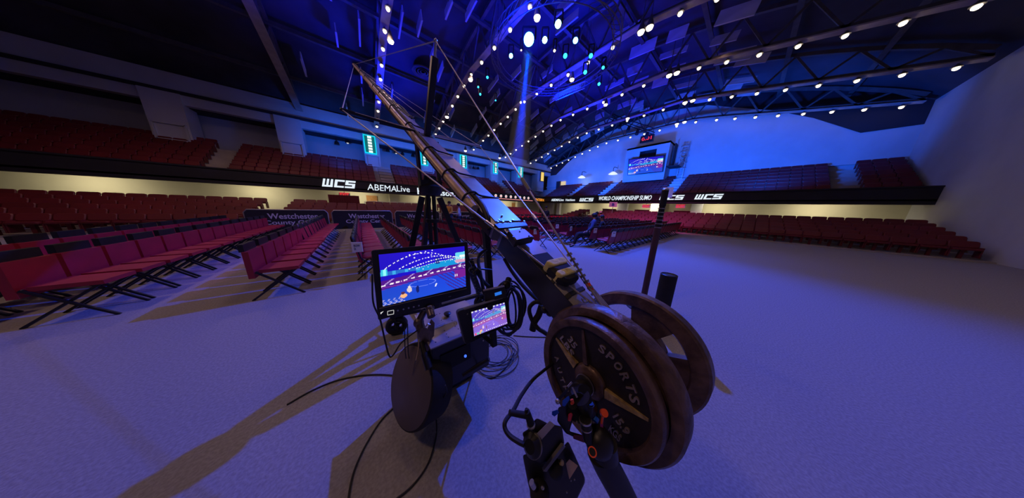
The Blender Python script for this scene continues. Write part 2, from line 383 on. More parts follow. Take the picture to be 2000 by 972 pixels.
def wcs(mb, P, R_, w, h):             # the blocky slanted WCS mark
    U = V((0, 0, 1)); R_ = V(R_); N_ = R_.cross(U)
    def poly(pts): mb.slab([V(P) + R_ * (x * w + y * h * .25) + U * y * h for x, y in pts], N_ * .02)
    W3 = w
    for q in ([(0, 1), (.06, 1), (.06, .22), (.11, .22), (.11, 1), (.17, 1), (.17, .22), (.22, .22), (.22, 1), (.28, 1), (.30, 0), (0, 0)],
              [(.34, 1), (.63, 1), (.63, .78), (.42, .78), (.42, .22), (.63, .22), (.63, 0), (.34, 0)],
              [(.66, 1), (.97, 1), (.97, .78), (.75, .78), (.75, .62), (.97, .62), (.97, 0), (.66, 0), (.66, .22), (.88, .22), (.88, .4), (.66, .4)]):
        poly(q)
    return mb
def wcs_l(x0, x1, y0, y1):
    a = ony(x0, (y0 + y1) / 2, YB); b = ony(x1, (y0 + y1) / 2, YB)
    zt = ony((x0 + x1) / 2, y0, YB).z; zb = ony((x0 + x1) / 2, y1, YB).z
    wcs(MB(), (a.x, YB - .02, zb), (1, 0, 0), (b.x - a.x) * .95, zt - zb).build('logo', E_text, rb)
def wcs_e(x0, x1, y0, y1):
    a = onx(x0, (y0 + y1) / 2, XB); b = onx(x1, (y0 + y1) / 2, XB)
    zt = onx((x0 + x1) / 2, y0, XB).z; zb = onx((x0 + x1) / 2, y1, XB).z
    wcs(MB(), (XB - .02, a.y, zb), (0, -1, 0), (a.y - b.y) * .93, zt - zb).build('logo', E_text, eb)
wcs_l(628, 696, 351, 366)
ltext('ABEMA', 717, 774, 358.5, 370.5, bold=.0, shear=.08)
ltext('Live', 775, 800, 362, 373.5)
ltext('Hutchison.', 815, 889, 366.5, 379, bold=.02)
# round portraits on a lit strip, amber word
dk = MB(); st = MB(); de = MB()
a0 = ony(952, 383, YB).x; a1 = ony(1036, 386, YB).x
for i in range(9):
    x = a0 + (a1 - a0) * (i + .5) / 9
    dk = MB().cyl((x, YB, 2.98), (x, YB - .03, 2.98), .20, n=16).build('portrait_disc', E_ui, rb); MB().cyl((x, YB, 2.96), (x, YB - .045, 2.96), .12, n=12).build('portrait_face', E_pink, dk)
MB().box(((a0 + a1) / 2, YB - .01, 2.62), (a1 - a0 + 1, .04, .07)).build('lit_strip', E_pink, rb)
ltext('INTERVAL', 1046, 1068, 387, 392, m=E_amber, bold=.015)
eb = empty('ribbon_board', (XB, YC, BZ0), 'long black LED ribbon board along the end wall balcony, sumo lettering', 'led board')
MB().box((XB + .15, (YB + YR) / 2, (BZ0 + BZ1) / 2), (.3, YB - YR, BZ1 - BZ0)).box((XB + .12, (YB + YR) / 2, BZ1 + .04), (.36, YB - YR, .08)).box((XB + .2, (YB + YR) / 2, BZ0 - .08), (.4, YB - YR, .16)).build('housing', M_dark, eb)
etext('ABEMALive', 1077, 1101, 388, 392.6, bold=.01)
etext('Hutchison', 1105, 1123, 388, 392.4, bold=.01)
wcs_e(1132, 1161, 386.5, 393)
etext('WORLD CHAMPIONSHIP SUMO', 1170, 1272.5, 383.5, 391, bold=.014, shear=.25)
wcs_e(1288, 1339, 381, 390)
wcs_e(1357, 1415, 379, 389)

# sconces on the pilasters
def sconce(px0, px1, py0, py1, label, gold=False):
    y = YL - .96; a = ony(px0, (py0 + py1) / 2, y); b = ony(px1, (py0 + py1) / 2, y); zt = ony((px0 + px1) / 2, py0, y).z; zb = ony((px0 + px1) / 2, py1, y).z
    w = b.x - a.x; cx = (a.x + b.x) / 2; e = empty('wall_sconce', (cx, y, zb), label, 'wall light')
    MB().box((cx, y - .06, (zt + zb) / 2), (w, .12, zt - zb)).build('backplate', E_gold if gold else E_teal, e)
    q = MB()
    n = 6
    for i in range(n): q.box((cx, y - .16, zb + (zt - zb) * (i + .5) / n), (w * .36, .1, (zt - zb) / n * .66))
    q.build('tube', E_sconce if not gold else E_gold, e)
    f = MB()
    for s in (-1, 1): f.box((cx + s * w * .5, y - .08, (zt + zb) / 2), (.07, .18, zt - zb + .1))
    f.box((cx, y - .08, zt), (w, .18, .07)).box((cx, y - .08, zb), (w, .18, .07)).build('frame', emis('sconce_edge', (.0, .75, .95), 1.0) if not gold else M_dark, e)
sconce(712, 733, 266, 299, 'large teal and white wall sconce nearest the left edge')
sconce(822, 834, 288, 322, 'teal wall sconce on the pilaster behind the crane tripod')
sconce(899, 910, 304, 327, 'teal wall sconce right of the crane boom')
sconce(963.5, 971, 318, 338, 'teal wall sconce left of the thin rear guy wires')
sconce(1013, 1020, 327, 346, 'narrow teal sconce in the far corner bay')
sconce(1055, 1061.5, 336, 354, 'narrow yellow sconce closest to the end wall', True)
# small downlights hanging in the bays
ORD_ = 'first second third fourth fifth sixth seventh eighth ninth tenth'.split()
for i, (px, py) in enumerate(((657, 275), (678, 272), (757, 290), (773, 293), (786, 297), (806, 300), (925, 325), (934, 326), (1148, 0))[:8]):
    p = ony(px, py, YL + .3)
    e = empty('track_spotlight', p, '', 'spotlight', 'small track spotlights in the left wall bays')
    e['label'] = 'small black track spotlight, %s from the left, in the left wall bays' % ORD_[i]
    MB().cyl(p + V((0, 0, .5)), p, .03, n=6).build('stem', M_black, e)
    MB().lathe([(.07, .0), (.16, -.1), (.2, -.34), (.15, -.34)], p, (0, 0, 1), 12).build('shade', M_black, e)
    if i in (1, 3): MB().ball(p - V((0, 0, .32)), .1, 8).build('bulb', E_ui, e)
# end wall: tower box, video wall, dome pendants, lit doorway, ladder, ledge
XT = 28.6
a = onx(1226, 285, XT); b = onx(1310, 277, XT); yt0, yt1 = a.y, b.y
zt = onx(1270, 282, XT).z; zb = onx(1270, 352, XT).z
tw = MB()
wa, wb_ = onx(1249, 300, XT).y, onx(1281.5, 300, XT).y; w0 = onx(1265, 312, XT).z; w1 = onx(1265, 293, XT).z
cy = (yt0 + yt1) / 2
tw.box((XT + .1, (yt0 + wa) / 2, (zt + zb) / 2), (.2, yt0 - wa, zt - zb)).box((XT + .1, (wb_ + yt1) / 2, (zt + zb) / 2), (.2, wb_ - yt1, zt - zb))
tw.box((XT + .1, (wa + wb_) / 2, (zt + w1) / 2), (.2, wa - wb_, zt - w1)).box((XT + .1, (wa + wb_) / 2, (zb + w0) / 2), (.2, wa - wb_, w0 - zb))
tw.box((XT + 1.05, yt0 - .1, (zt + zb) / 2), (1.9, .2, zt - zb)).box((XT + 1.05, yt1 + .1, (zt + zb) / 2), (1.9, .2, zt - zb)).box((XT + 1.0, cy, zt - .1), (2.0, yt0 - yt1, .2))
tw.build('trim_40', M_wall, kind='structure')
MB().box((XT + .7, (wa + wb_) / 2, (w0 + w1) / 2), (.05, wa - wb_ + .4, w1 - w0 + .4)).build('trim_41', M_dark, kind='structure')
# balcony and ladder to the right of the tower
e = empty('service_balcony', (29.6, yt1 - .8, 6.0), 'small railed service balcony on the right side of the tower box', 'balcony')
pb = onx(1318, 325, 29.4)
MB().box((29.6, yt1 - .55, pb.z), (1.6, 1.1, .12)).build('deck', M_dark, e)
q = MB()
for i in range(6): q.box((28.85 + i * .3, yt1 - 1.08, pb.z + .5), (.05, .05, 1.0))
q.box((29.6, yt1 - 1.08, pb.z + 1.0), (1.6, .06, .06)).box((29.6, yt1 - 1.08, pb.z + .6), (1.6, .05, .05)).build('railing', M_rail, e)
MB().box((29.9, yt1 - .3, pb.z + 1.4), (.9, .1, 2.4)).build('side_door', M_dark, e)
e = empty('wall_ladder', (XE - .3, yt1 - 2.0, 5.5), 'caged blue-lit ladder on the end wall right of the tower', 'ladder')
py = onx(1330, 330, XE - .3).y; q = MB()
for s in (-.25, .25): q.box((XE - .25, py + s, 7.4), (.06, .06, 4.2))
q.build('rail', M_rail, e); 
for i in range(14): MB().box((XE - .25, py, 5.5 + .3 * i), (.05, .5, .05)).build('rung', M_rail, e)

for i in range(5): MB().sector(V((XE - .27, py, 6.6 + .6 * i)), (V((0, 1, 0)), V((-1, 0, 0)), V((0, 0, 1))), .38, .41, 0, .06, 0, PI, 10).build('cage_hoop', M_rail, e)
e = empty('video_wall', (XT - .6, cy, 5.9), 'tilted video wall under the tower window showing the blue hall', 'screen')
def picture(u, v, kind):
    """the hall as the displays show it: u right, v up"""
    horiz = .385 + .21 * u - .06 * u * u
    c = (.008 + .01 * v, .006, .42 + .25 * (1 - abs(u - .5)))                                    # roof
    for kx, (ox, oy, k1, k2) in enumerate(((.03, .69, 1.25, 1.55), (.17, .66, .86, 1.02), (.28, .64, .62, .70), (.36, .63, .42, .47))):
        if u > ox:
            t = u - ox; y = oy + k1 * t - k2 * t * t
            if abs(v - y) < (.009 if kx < 3 else .006) and math.sin(u * (150 + 25 * kx)) > -.1: return (1, .97, .95)
            if kx == 3 and v < y and v > horiz + .05 and u > .36:
                c = (.01, .16 + .18 * (1 - abs(u - .66)), .75)
    if abs(u - .62) < .028 and .665 < v < .80: c = (.01, .03, .28)
    if u < .40 and abs(v - (.615 + .02 * u)) < .035: c = (.05, .42, .85) if (u * 8 + .1) % 1 < .3 else (.02, .16, .62)
    if abs(u - .035) < .03 and .58 < v < .70: c = (.3, 1, 1) if abs(u - .04) < .012 else (.05, .6, .8)
    if u > .86 and .62 < v < .86 + .1 * (u - .86): c = (.15, .7, .9) if .70 < v else (.75, .35, .55)
    if u > .92 and .74 < v < .80: c = (.9, 1, 1)
    if horiz + .014 < v < horiz + .085 - .03 * (u - .4): c = (.085, .008, .26) if math.sin(u * 34 - v * 30) < .93 else (.45, .3, .7)
    if abs(v - horiz) < .014: c = (.95, .85, .95) if math.sin(u * 84) + .6 * math.sin(u * 230) > -.2 else (.12, .03, .3)
    if horiz - .075 < v < horiz - .014: c = (.20, .025, .36) if math.sin(v * 420) > -.3 else (.06, .01, .28)
    if v < horiz - .075:
        c = (.015, .03 + .05 * (1 - v), .62 + .2 * u)
        dd = ((u - .43) / .16) ** 2 + ((v - .30) / .065) ** 2
        if .80 < dd < 1: c = (.16, .24, .95)
        if u > .60 + .5 * (.42 - v) and math.sin((u * 1.0 + v * .75) * 105) > .35: c = (.05, .02, .30)
        if u > .84 and v > horiz - .27: c = (.20, .015, .30)
        if (u - .86) ** 2 + (v - .33) ** 2 < .0010 and math.sin(u * 240) > 0: c = (.8, .8, .95)
        if abs(u - .585 - (v - .2) * .3) < .010 and abs(v - .2) < .03: c = (.92, .92, 1)
        if (((u - .365) / .018) ** 2 + ((v - .19) / .075) ** 2) < 1: c = (.008, .015, .16)
        if u < .22 and v < .12 and math.sin(u * 118 + 2 * math.sin(v * 60)) * math.sin(v * 133) > .3: c = (.55, .5, .8)
        if ((u - .21) / .035) ** 2 + ((v - .115) / .045) ** 2 < 1: c = (1, .5, .22)
        if ((u - .205) / .02) ** 2 + ((v - .175) / .03) ** 2 < 1: c = (.10, .03, .08)
        if ((u - .275) / .028) ** 2 + ((v - .215) / .055) ** 2 < 1: c = (.75, .62, .66)
        if ((u - .275) / .014) ** 2 + ((v - .275) / .02) ** 2 < 1: c = (.9, .8, .75)
    for lu, lv in ((.48, .97), (.56, .975), (.36, .945), (.42, .955), (.30, .93), (.35, .86), (.545, .875)):
        if (u - lu) ** 2 * 3 + (v - lv) ** 2 < .00018: c = (1, 1, 1)
    for lu, lv in ((.50, .63), (.72, .68), (.79, .70), (.44, .60)):
        if (u - lu) ** 2 * 3 + (v - lv) ** 2 < .00008: c = (.7, .9, 1)
    if kind == 'small':
        c = tuple(min(1, x * .85 + (.09, .06, .10)[i] + (.16, .03, .06)[i] * (v < horiz + .08)) for i, x in enumerate(c))
        if v > .93: c = (.75, .75, .85) if math.sin(u * 60) > 0 else c
        if v < .10:
            for i, col in enumerate(((1, .05, .1), (.1, .8, .4), (.8, .7, .1), (.2, .5, .9))):
                if (u - .05 - .065 * i) ** 2 * 2.9 + (v - .05) ** 2 < .0015: c = col
            if u > .32 and math.sin(u * 110) > .2 and .03 < v < .07: c = (.9, .9, .9)
    return c
def screen(TL, TR, BR, BL, nx, ny, kind, parent, name='screen'):
    vs = []; fs = []; cols = []
    for j in range(ny):
        for i in range(nx):
            for di, dj in ((0, 0), (1, 0), (1, 1), (0, 1)):
                u = (i + di) / nx; v = (j + dj) / ny
                vs.append((BL.lerp(BR, u)).lerp(TL.lerp(TR, u), v))
            n = len(vs); fs.append((n - 4, n - 3, n - 2, n - 1)); c = picture((i + .5) / nx, (j + .5) / ny, kind); cols += [(*c, 1)] * 4
    me = bpy.data.meshes.new(name); me.from_pydata([tuple(v) for v in vs], [], fs)
    ca = me.color_attributes.new('picture', 'FLOAT_COLOR', 'CORNER')
    for i, c in enumerate(cols): ca.data[i].color = c
    me.materials.append(M_screen); o = bpy.data.objects.new(name, me); C.objects.link(o); o.parent = parent; o.matrix_parent_inverse = Matrix.Translation(-parent.location); return o
vx = XT - .55
TL, TR, BR, BL = onx(1229, 312, vx), onx(1296, 304, vx), onx(1293, 334, vx + .35), onx(1227, 341, vx + .35)
screen(TL, TR, BR, BL, 90, 44, 'big', e)
nn = (TR - TL).cross(TL - BL).normalized()
if nn.x > 0: nn = -nn
MB().slab([BL - nn * .04 - V((0, -.1, .1)), BR - nn * .04 - V((0, .1, .1)), TR - nn * .04 + V((0, -.1, .1)), TL - nn * .04 + V((0, .1, .1))], -nn * .25).build('housing', M_black, e)
for i, (px, py) in enumerate(((1136, 347), (1197, 340))):
    p = onx(px, py, XE - 1.2)
    e = empty('dome_pendant', p, ('white dome lamp on the end wall, left of the two', 'white dome lamp on the end wall, right one nearer the video wall')[i], 'lamp', 'dome lamps on the end wall')
    MB().tube([p + V((0, 0, .3)), p + V((0, 0, .8)), (p.x + .3, p.y, p.z + 1.0), (XE, p.y, p.z + 1.0)], .04, 8).build('stem', M_black, e)
    MB().lathe([(.1, .35), (.3, .26), (.62, .0), (.58, -.02)], p, (0, 0, 1), 20).build('shade', emis('dome_white%d' % i, (.7, .8, 1), 1.1), e, smooth=True)
    lamp('POINT', p + V((-.2, 0, -.4)), 25, (.7, .85, 1), size=.2)
p = onx(1098.5, 361, 30.2)
MB().box((30.4, p.y, p.z), (.12, 1.0, 1.3)).build('window_1', E_door, kind='structure')
MB().box((30.2, p.y + .95, p.z - .2), (.3, .8, 1.8)).build('trim_42', M_dark, kind='structure')
z0 = onx(1200, 356, XE).z
MB().box((XE - .1, YC, z0), (.2, YL - YR, .12)).build('trim_43', M_wall, kind='structure')

# trusses and their lamps
TX = [29.46 - 5.445 * k for k in range(7)]                 # from the end wall to behind the camera
lamp_proto = None
tlabel = ['farthest roof truss, at the end wall', 'second roof truss from the end wall', 'third roof truss from the end wall', 'roof truss crossing just behind the blue lamps', 'roof truss with the lamp row running up beside the crane mast', 'nearest roof truss, lamp row climbing over the crane tip', 'roof truss over and behind the camera']
tshort = ['row on the farthest truss', 'row on the second truss from the end', 'row on the third truss from the end', 'row just behind the blue lamps', 'row rising beside the crane mast', 'row climbing over the crane tip', '']
_u = 'first second third fourth fifth sixth seventh eighth ninth tenth eleventh twelfth thirteenth fourteenth fifteenth sixteenth seventeenth eighteenth nineteenth'.split()
_d = 'first second third fourth fifth sixth seventh eighth ninth'.split()
ORD = [''] + _u + ['twentieth'] + ['twenty-' + k_ for k_ in _d] + ['thirtieth'] + ['thirty-' + k_ for k_ in _d] + ['fortieth'] + ['forty-' + k_ for k_ in _d] + ['fiftieth'] + ['fifty-' + k_ for k_ in _d] + ['sixtieth'] + ['sixty-' + k_ for k_ in _d] + ['seventieth'] + ['seventy-' + k_ for k_ in _d] + ['eightieth'] + ['eighty-' + k_ for k_ in _d]
def truss(tx, ki):
    e = empty('roof_truss', (tx, YC, 11.4), tlabel[ki], 'roof truss', 'arched roof trusses')
    n = 28; ys = [YR + .5 + (YL - YR - 1) * i / n for i in range(n + 1)]
    bc = MB(); tc = MB(); wb = MB(); fl = MB()
    for i in range(n):
        a, b = ys[i], ys[i + 1]
        fl.bar((tx, a, chord_z(a)), (tx, b, chord_z(b)), .42, .06)
        bc.bar((tx, a, chord_z(a) + .13), (tx, b, chord_z(b) + .13), .10, .2)
        tc.bar((tx, a, roof_z(a) - .25), (tx, b, roof_z(b) - .25), .2, .2)
        if roof_z(a) - chord_z(a) > .6 and i % 2 == 0:
            wb.bar((tx, a, chord_z(a) + .1), (tx, b, roof_z(b) - .3), .1, .1)
            if i + 2 <= n: wb.bar((tx, b, roof_z(b) - .3), (tx, ys[i + 2], chord_z(ys[i + 2]) + .1), .1, .1)
    fl.build('bottom_flange', M_flange, e); bc.build('bottom_chord', M_truss, e); tc.build('top_chord', M_truss, e); wb.build('web_members', M_truss, e)
for ki, tx in enumerate(TX): truss(tx, ki)
def make_lamp():
    e = empty('truss_lamp', (0, 0, 0), 'x', 'lamp')
    MB().lathe([(.03, .16), (.05, .10), (.13, .03), (.15, -.02), (.12, -.02)], (0, 0, 0), (0, 0, 1), 10).build('shade', M_truss, e, smooth=True)
    MB().ball((0, 0, -.06), .095, 10).build('bulb', E_bulb, e, smooth=True)
    return e
lp = make_lamp(); first = True
for ki, tx in enumerate(TX[:6]):
    y = YL - .35; kq = 0
    while y > YR + 1:
        kq += 1
        o = lp if first else copy_tree(lp); first = False
        o.location = (tx, y, chord_z(y) - .16); o['label'] = '%s warm lamp up from the left wall, %s' % (ORD[kq], tshort[ki]); o['group'] = 'lamps on the ' + tlabel[ki]
        y -= 1.28 if abs(y - YC) > 6 else 1.6
hb = [(763, 80, 'high-bay lamp right of the nearest truss above the crane tip'), (919, 155, 'high-bay lamp close to the crane guy wire and second lamp row'), (873, 228, 'high-bay lamp low beside the crane mast'),
      (1049, 34, 'high-bay lamp above the bright blue spotlights'), (1117, 155, 'high-bay lamp below the cyan spotlights'), (1183, 204, 'high-bay lamp under the third truss, right of centre'),
      (1252, 62, 'high-bay lamp at upper right on the fourth truss'), (1269, 53, 'high-bay lamp touching its twin at upper right'), (1307, 147, 'high-bay lamp at right on the third truss'), (1322, 142, 'high-bay lamp right of its twin on the third truss'),
      (1338, 200, 'high-bay lamp on the second truss near the right edge'), (1353, 196, 'high-bay lamp farthest right on the second truss'), (1226, 231, 'high-bay lamp on the second truss left of the tower'), (1322, 242, 'high-bay lamp on the farthest truss above the tower'), (1337, 238, 'high-bay lamp on the farthest truss, right of its twin'),
      (714, 247, 'high-bay lamp low on the left beside the lamp row'), (909, 294, 'high-bay lamp at the foot of the fourth lamp row'), (976, 308, 'high-bay lamp at the foot of the third lamp row')]
for i, (px, py, lb) in enumerate(hb):
    z = 10.9
    if i in (2, 15): z = 9.6
    if i in (16, 17): z = 8.3
    p = onz(px, py, z)
    if p.x > 29.3: p = onx(px, py, 28.9)
    e = empty('high_bay_lamp', p, lb, 'lamp')
    rr = .19
    MB().lathe([(.06, .5), (.1, .32), (rr * .8, .16), (rr, 0), (rr * .9, 0)], p, (0, 0, 1), 16).build('shade', M_truss, e, smooth=True)
    MB().lathe([(rr * .86, .0), (rr * .7, -.09), (.04, -.13)], p, (0, 0, 1), 16).build('bulb', E_bulb, e, smooth=True)
    MB().cyl(p + V((0, 0, .5)), (p.x, p.y, max(p.z + .7, roof_z(p.y) - .1)), .02, n=6).build('hanger', M_truss, e)
# purlins along the hall; baffle boards, at left standing in for streaks of light
for i, y in enumerate((24, 20.5, 17, 13.6, 10.4, 7.2, 3.8, .4, -3)):
    z = roof_z(y) - .32
    MB().box(((X0 + X1) / 2, y, z), (X1 - X0, .12, .2)).box(((X0 + X1) / 2, y, z - .12), (X1 - X0, .22, .04)).build('trim_%d' % (50 + i), M_truss, kind='structure')
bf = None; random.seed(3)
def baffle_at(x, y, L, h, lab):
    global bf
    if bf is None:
        bf = MB().box((0, 0, 0), (.06, 1, 1)).box((0, 0, -.5), (.1, 1.0, .06)).build('baffle_streak_board', M_baffle, cat='panel'); o = bf
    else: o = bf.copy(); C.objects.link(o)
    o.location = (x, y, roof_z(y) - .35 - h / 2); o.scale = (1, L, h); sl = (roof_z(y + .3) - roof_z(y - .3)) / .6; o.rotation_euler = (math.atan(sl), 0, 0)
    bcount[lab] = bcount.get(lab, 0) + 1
    o['label'] = 'baffle and light-streak board, %s from the right wall, %s' % (ORD[bcount[lab]], lab); o['group'] = 'baffle boards ' + lab
bcount = {}
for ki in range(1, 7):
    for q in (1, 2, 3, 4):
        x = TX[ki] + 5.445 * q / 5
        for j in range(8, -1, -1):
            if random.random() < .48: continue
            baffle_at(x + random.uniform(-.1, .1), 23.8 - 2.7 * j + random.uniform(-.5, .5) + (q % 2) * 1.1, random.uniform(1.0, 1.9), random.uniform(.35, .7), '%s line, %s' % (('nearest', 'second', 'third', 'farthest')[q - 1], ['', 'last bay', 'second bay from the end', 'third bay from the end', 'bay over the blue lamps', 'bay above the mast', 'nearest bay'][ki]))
# round air diffuser under a duct
p = onz(826, 141, 12.3)
e = empty('air_diffuser', p, 'round ceiling air diffuser with concentric rings left of the crane mast', 'air vent')
q = MB()
for rr in (.14, .34, .54, .74): q.lathe([(rr, .0), (rr + .09, -.05), (rr + .1, .03), (rr + .02, .06)], p, (0, 0, 1), 28)
q.box(p + V((0, 0, .03)), (1.5, .04, .03)).box(p + V((0, 0, .03)), (.04, 1.5, .03)).build('rings', M_truss, e, smooth=True)
MB().cyl(p + V((0, 0, .06)), (p.x, p.y, roof_z(p.y) - .2), .34, n=24).build('duct', M_baffle, e, smooth=True)
# stage lights on a ring truss
def stage_light(px, py, r, em, lab, z=9.7, aim=None):
    p = onz(px, py, z); e = empty('stage_spotlight', p, lab, 'spotlight', None)
    d = ((aim or EYE) - p).normalized() if aim is not None else V((EYE.x - p.x, EYE.y - p.y, (EYE.z - p.z) * 1.1)).normalized()
    MB().lathe([(r * .7, -.5), (r * 1.05, -.42), (r * 1.12, -.05), (r * 1.15, .02), (r * 1.0, .02)], p, d, 16).build('housing', M_matte, e, smooth=True)
    MB().lathe([(r * .98, .015), (r * .8, .05), (.01, .07)], p, d, 16).build('lens', em, e, smooth=True)
    y0 = MB(); s = d.cross(V((0, 0, 1))).normalized()
    for k_ in (-1, 1): y0.bar(p + s * k_ * r * 1.25 - d * .2, p + s * k_ * r * 1.25 - d * .2 + V((0, 0, .5)), .05, .05)
    y0.bar(p + s * r * 1.25 - d * .2 + V((0, 0, .5)), p - s * r * 1.25 - d * .2 + V((0, 0, .5)), .06, .06)
    y0.build('yoke', M_matte, e)
for a in ((1033, 77, .26, E_lens, 'brightest blue spotlight, throwing the visible beam'), (1064, 78, .17, E_white, 'blue-white spotlight just right of the brightest one'),
          (1090, 47, .19, E_white, 'blue-white spotlight topmost of the cluster'), (1124, 79, .16, E_lens, 'small blue spotlight right of the cluster middle'),
          (998, 109, .14, E_lens, 'blue spotlight lower left of the brightest one'), (1104, 109, .15, E_cyan, 'cyan spotlight directly under the cluster middle'),
          (1154, 109, .14, E_cyan, 'narrow cyan spotlight, upper of the right-hand three'), (1143, 141, .14, E_cyan, 'cyan spotlight just above the dark truss bar'),
          (1178, 132, .11, E_cyan, 'slim cyan spotlight farthest right'), (1170, 164, .12, E_cyan, 'cyan spotlight lowest on the right'),
          (952, 151, .10, E_cyan, 'cyan spotlight highest of the left-hand string'), (934, 170, .08, E_cyan, 'small cyan spotlight in the left-hand string'),
          (938, 184, .10, E_cyan, 'cyan spotlight lowest of the left-hand string'), (968, 196, .07, E_cyan, 'faint cyan spotlight below the left-hand string'),
          (1083, 99, .08, E_bulb, 'tiny warm spotlight inside the blue cluster'), (1018, 98, .05, E_bulb, 'tiny warm spotlight below the brightest blue one'), (1017, 200, .10, E_bulb, 'small warm spotlight at the foot of the beam')):
    stage_light(a[0], a[1], a[2] * (1.0 if a[2] > .2 else .75), *a[3:])
rc = onz(1078, 118, 10.1)
e = empty('lighting_truss', rc, 'black lighting truss carrying the blue spotlights over the ring', 'truss')
q = MB(); w = MB(); R3 = 3.6
for rr, zz in ((R3, 0), (R3 - .35, 0), (R3, .35), (R3 - .35, .35)):
    q.tube([rc + V((rr * math.cos(t), rr * math.sin(t), zz)) for t in [2 * PI * i / 32 for i in range(33)]], .025, 6, False)
for i in range(64):
    t = 2 * PI * i / 64; t2 = 2 * PI * (i + 1) / 64
    w.cyl(rc + V((R3 * math.cos(t), R3 * math.sin(t), 0)), rc + V((R3 * math.cos(t2), R3 * math.sin(t2), .35)), .012, n=5)
    w.cyl(rc + V(((R3 - .35) * math.cos(t), (R3 - .35) * math.sin(t), 0)), rc + V((R3 * math.cos(t2), R3 * math.sin(t2), .0)), .012, n=5)
q.build('ring_tubes', M_truss, e); w.build('lattice', M_truss, e)
q = MB()
for i in range(6):
    t = 2 * PI * i / 6; p = rc + V((R3 * math.cos(t), R3 * math.sin(t), .35)); q.cyl(p, (p.x, p.y, roof_z(p.y) - .2), .015, n=5)
q.build('chain', M_truss, e)
a_, b_ = onz(1085, 196, 9.4), onz(1142, 172, 9.4)
e = empty('lighting_bar', (a_ + b_) / 2, 'dark lattice lighting bar hung below the cyan spotlights', 'truss')
q = MB(); w = MB()
for o_ in (V((0, 0, 0)), V((0, 0, .4)), V((0, .3, .2))): q.cyl(a_ + o_, b_ + o_, .03, n=6)
for i in range(18):
    u_, v_ = a_.lerp(b_, i / 18), a_.lerp(b_, (i + 1) / 18); w.cyl(u_, v_ + V((0, 0, .4)), .012, n=5); w.cyl(u_ + V((0, .3, .2)), v_ + V((0, 0, .4)), .012, n=5)
q.build('bar_tubes', M_rail, e); w.build('lattice', M_rail, e)
q = MB()
for f_ in (.1, .9): p = a_.lerp(b_, f_); q.cyl(p, (p.x, p.y, roof_z(p.y) - .2), .015, n=5)
q.build('chain', M_truss, e)
# far rig by the tower with a red clock
p = onx(1264, 271, 27.2)
e = empty('shot_clock', p, 'hanging scoreboard with red digits above the tower', 'clock')
MB().box(p, (.35, 1.3, .75)).build('case', M_black, e)
add_text(MB(), '0:01', p + V((-.2, .5, -.18)), (0, -1, 0), (0, 0, 1), 1.0, .36, .03).build('digits', E_red, e)
MB().cyl(p + V((0, .5, .35)), (p.x, p.y + .5, roof_z(p.y) - .2), .03, n=6).cyl(p + V((0, -.5, .35)), (p.x, p.y - .5, roof_z(p.y) - .2), .03, n=6).build('hanger', M_truss, e)
p0_ = onx(1190, 232, 26.5); p1_ = onx(1275, 262, 26.5)
e = empty('lighting_bar', (p0_ + p1_) / 2, 'dark slanting lighting bar ending at the red clock', 'truss')
q = MB()
for o_ in (V((0, 0, 0)), V((0, 0, .6)), V((.5, 0, .3))): q.cyl(p0_ + o_, p1_ + o_, .05, n=6)
q.build('bar_tubes', M_matte, e); q = MB()
for i in range(10): q.cyl(p0_.lerp(p1_, i / 10), p0_.lerp(p1_, (i + 1) / 10) + V((0, 0, .6)), .03, n=5)
q.build('lattice', M_matte, e)
q = MB()
for i in range(5):
    c_ = p0_.lerp(p1_, (i + .5) / 5) + V((0, 0, -.35)); q.cyl(c_ + V((0, 0, .3)), c_ - V((.25, 0, .25)), .16, .2, 10)
q.build('lamp_can', M_matte, e)
# ------------------------------------------------------------------ haze of the beam
hb0 = KEY - V((0, 0, .5)); hb1 = ony(1009, 330, KEY.y + .6)
hz = bpy.data.materials.new('beam_haze'); hz.use_nodes = True; nt = hz.node_tree; nt.nodes.clear()
ou = nt.nodes.new('ShaderNodeOutputMaterial'); vs_ = nt.nodes.new('ShaderNodeVolumeScatter'); vs_.inputs['Density'].default_value = .25; vs_.inputs['Anisotropy'].default_value = .0
nt.links.new(vs_.outputs[0], ou.inputs['Volume'])
HAZE = True
if HAZE:
    MB().cyl(hb0, hb1, .22, .75, 24).build('beam_haze', hz, kind='stuff', label='faint blue haze lit by the brightest spotlight beam', cat='haze')
    lamp('SPOT', hb0, 26000, (0.0, .03, 1.0), hb1, .06, 9.5, .7, name='beam_spot')
# ------------------------------------------------------------------ seating
STANDING = [(at(1065, 430, 12.5).x, at(1065, 430, 12.5).y), (at(878, 410, 11.6).x, at(878, 410, 11.6).y), (at(896, 410, 10.6).x, at(896, 410, 10.6).y)]
def aisle_left(x):          # aisle gaps of the upper left bank
    for ax in (ony(755, 345, 24.3).x, ony(990, 372, 24.3).x, -7.5, -16):
        if abs(x - ax) < .75: return True
    return False
EA = [onx(1124, 372, 27.5).y, onx(1188, 362, 27.5).y, onx(1318, 352, 27.5).y, -3.8]
def aisle_end(y):
    return any(abs(y - a) < .7 for a in EA)
def seat_mesh(mb, M):
    """tip-up arena seat, facing local +y"""
    s = MB()
    s.rbox((0, .05, .40), (.53, .38, .08), .05, n=2)
    s.rbox((0, -.17, .57), (.54, .30, .07), .07, Matrix.Rotation(math.radians(-64), 3, 'X'), 2)
    s.box((-.26, -.02, .28), (.03, .36, .4)).box((.26, -.02, .28), (.03, .36, .4)).box((0, -.05, .2), (.08, .1, .4))
    mb.add([M @ V(v) for v in s.v], s.f); return mb
def put(loc, rz): return Matrix.Translation(loc) @ Matrix.Rotation(rz, 4, 'Z')
seats = []
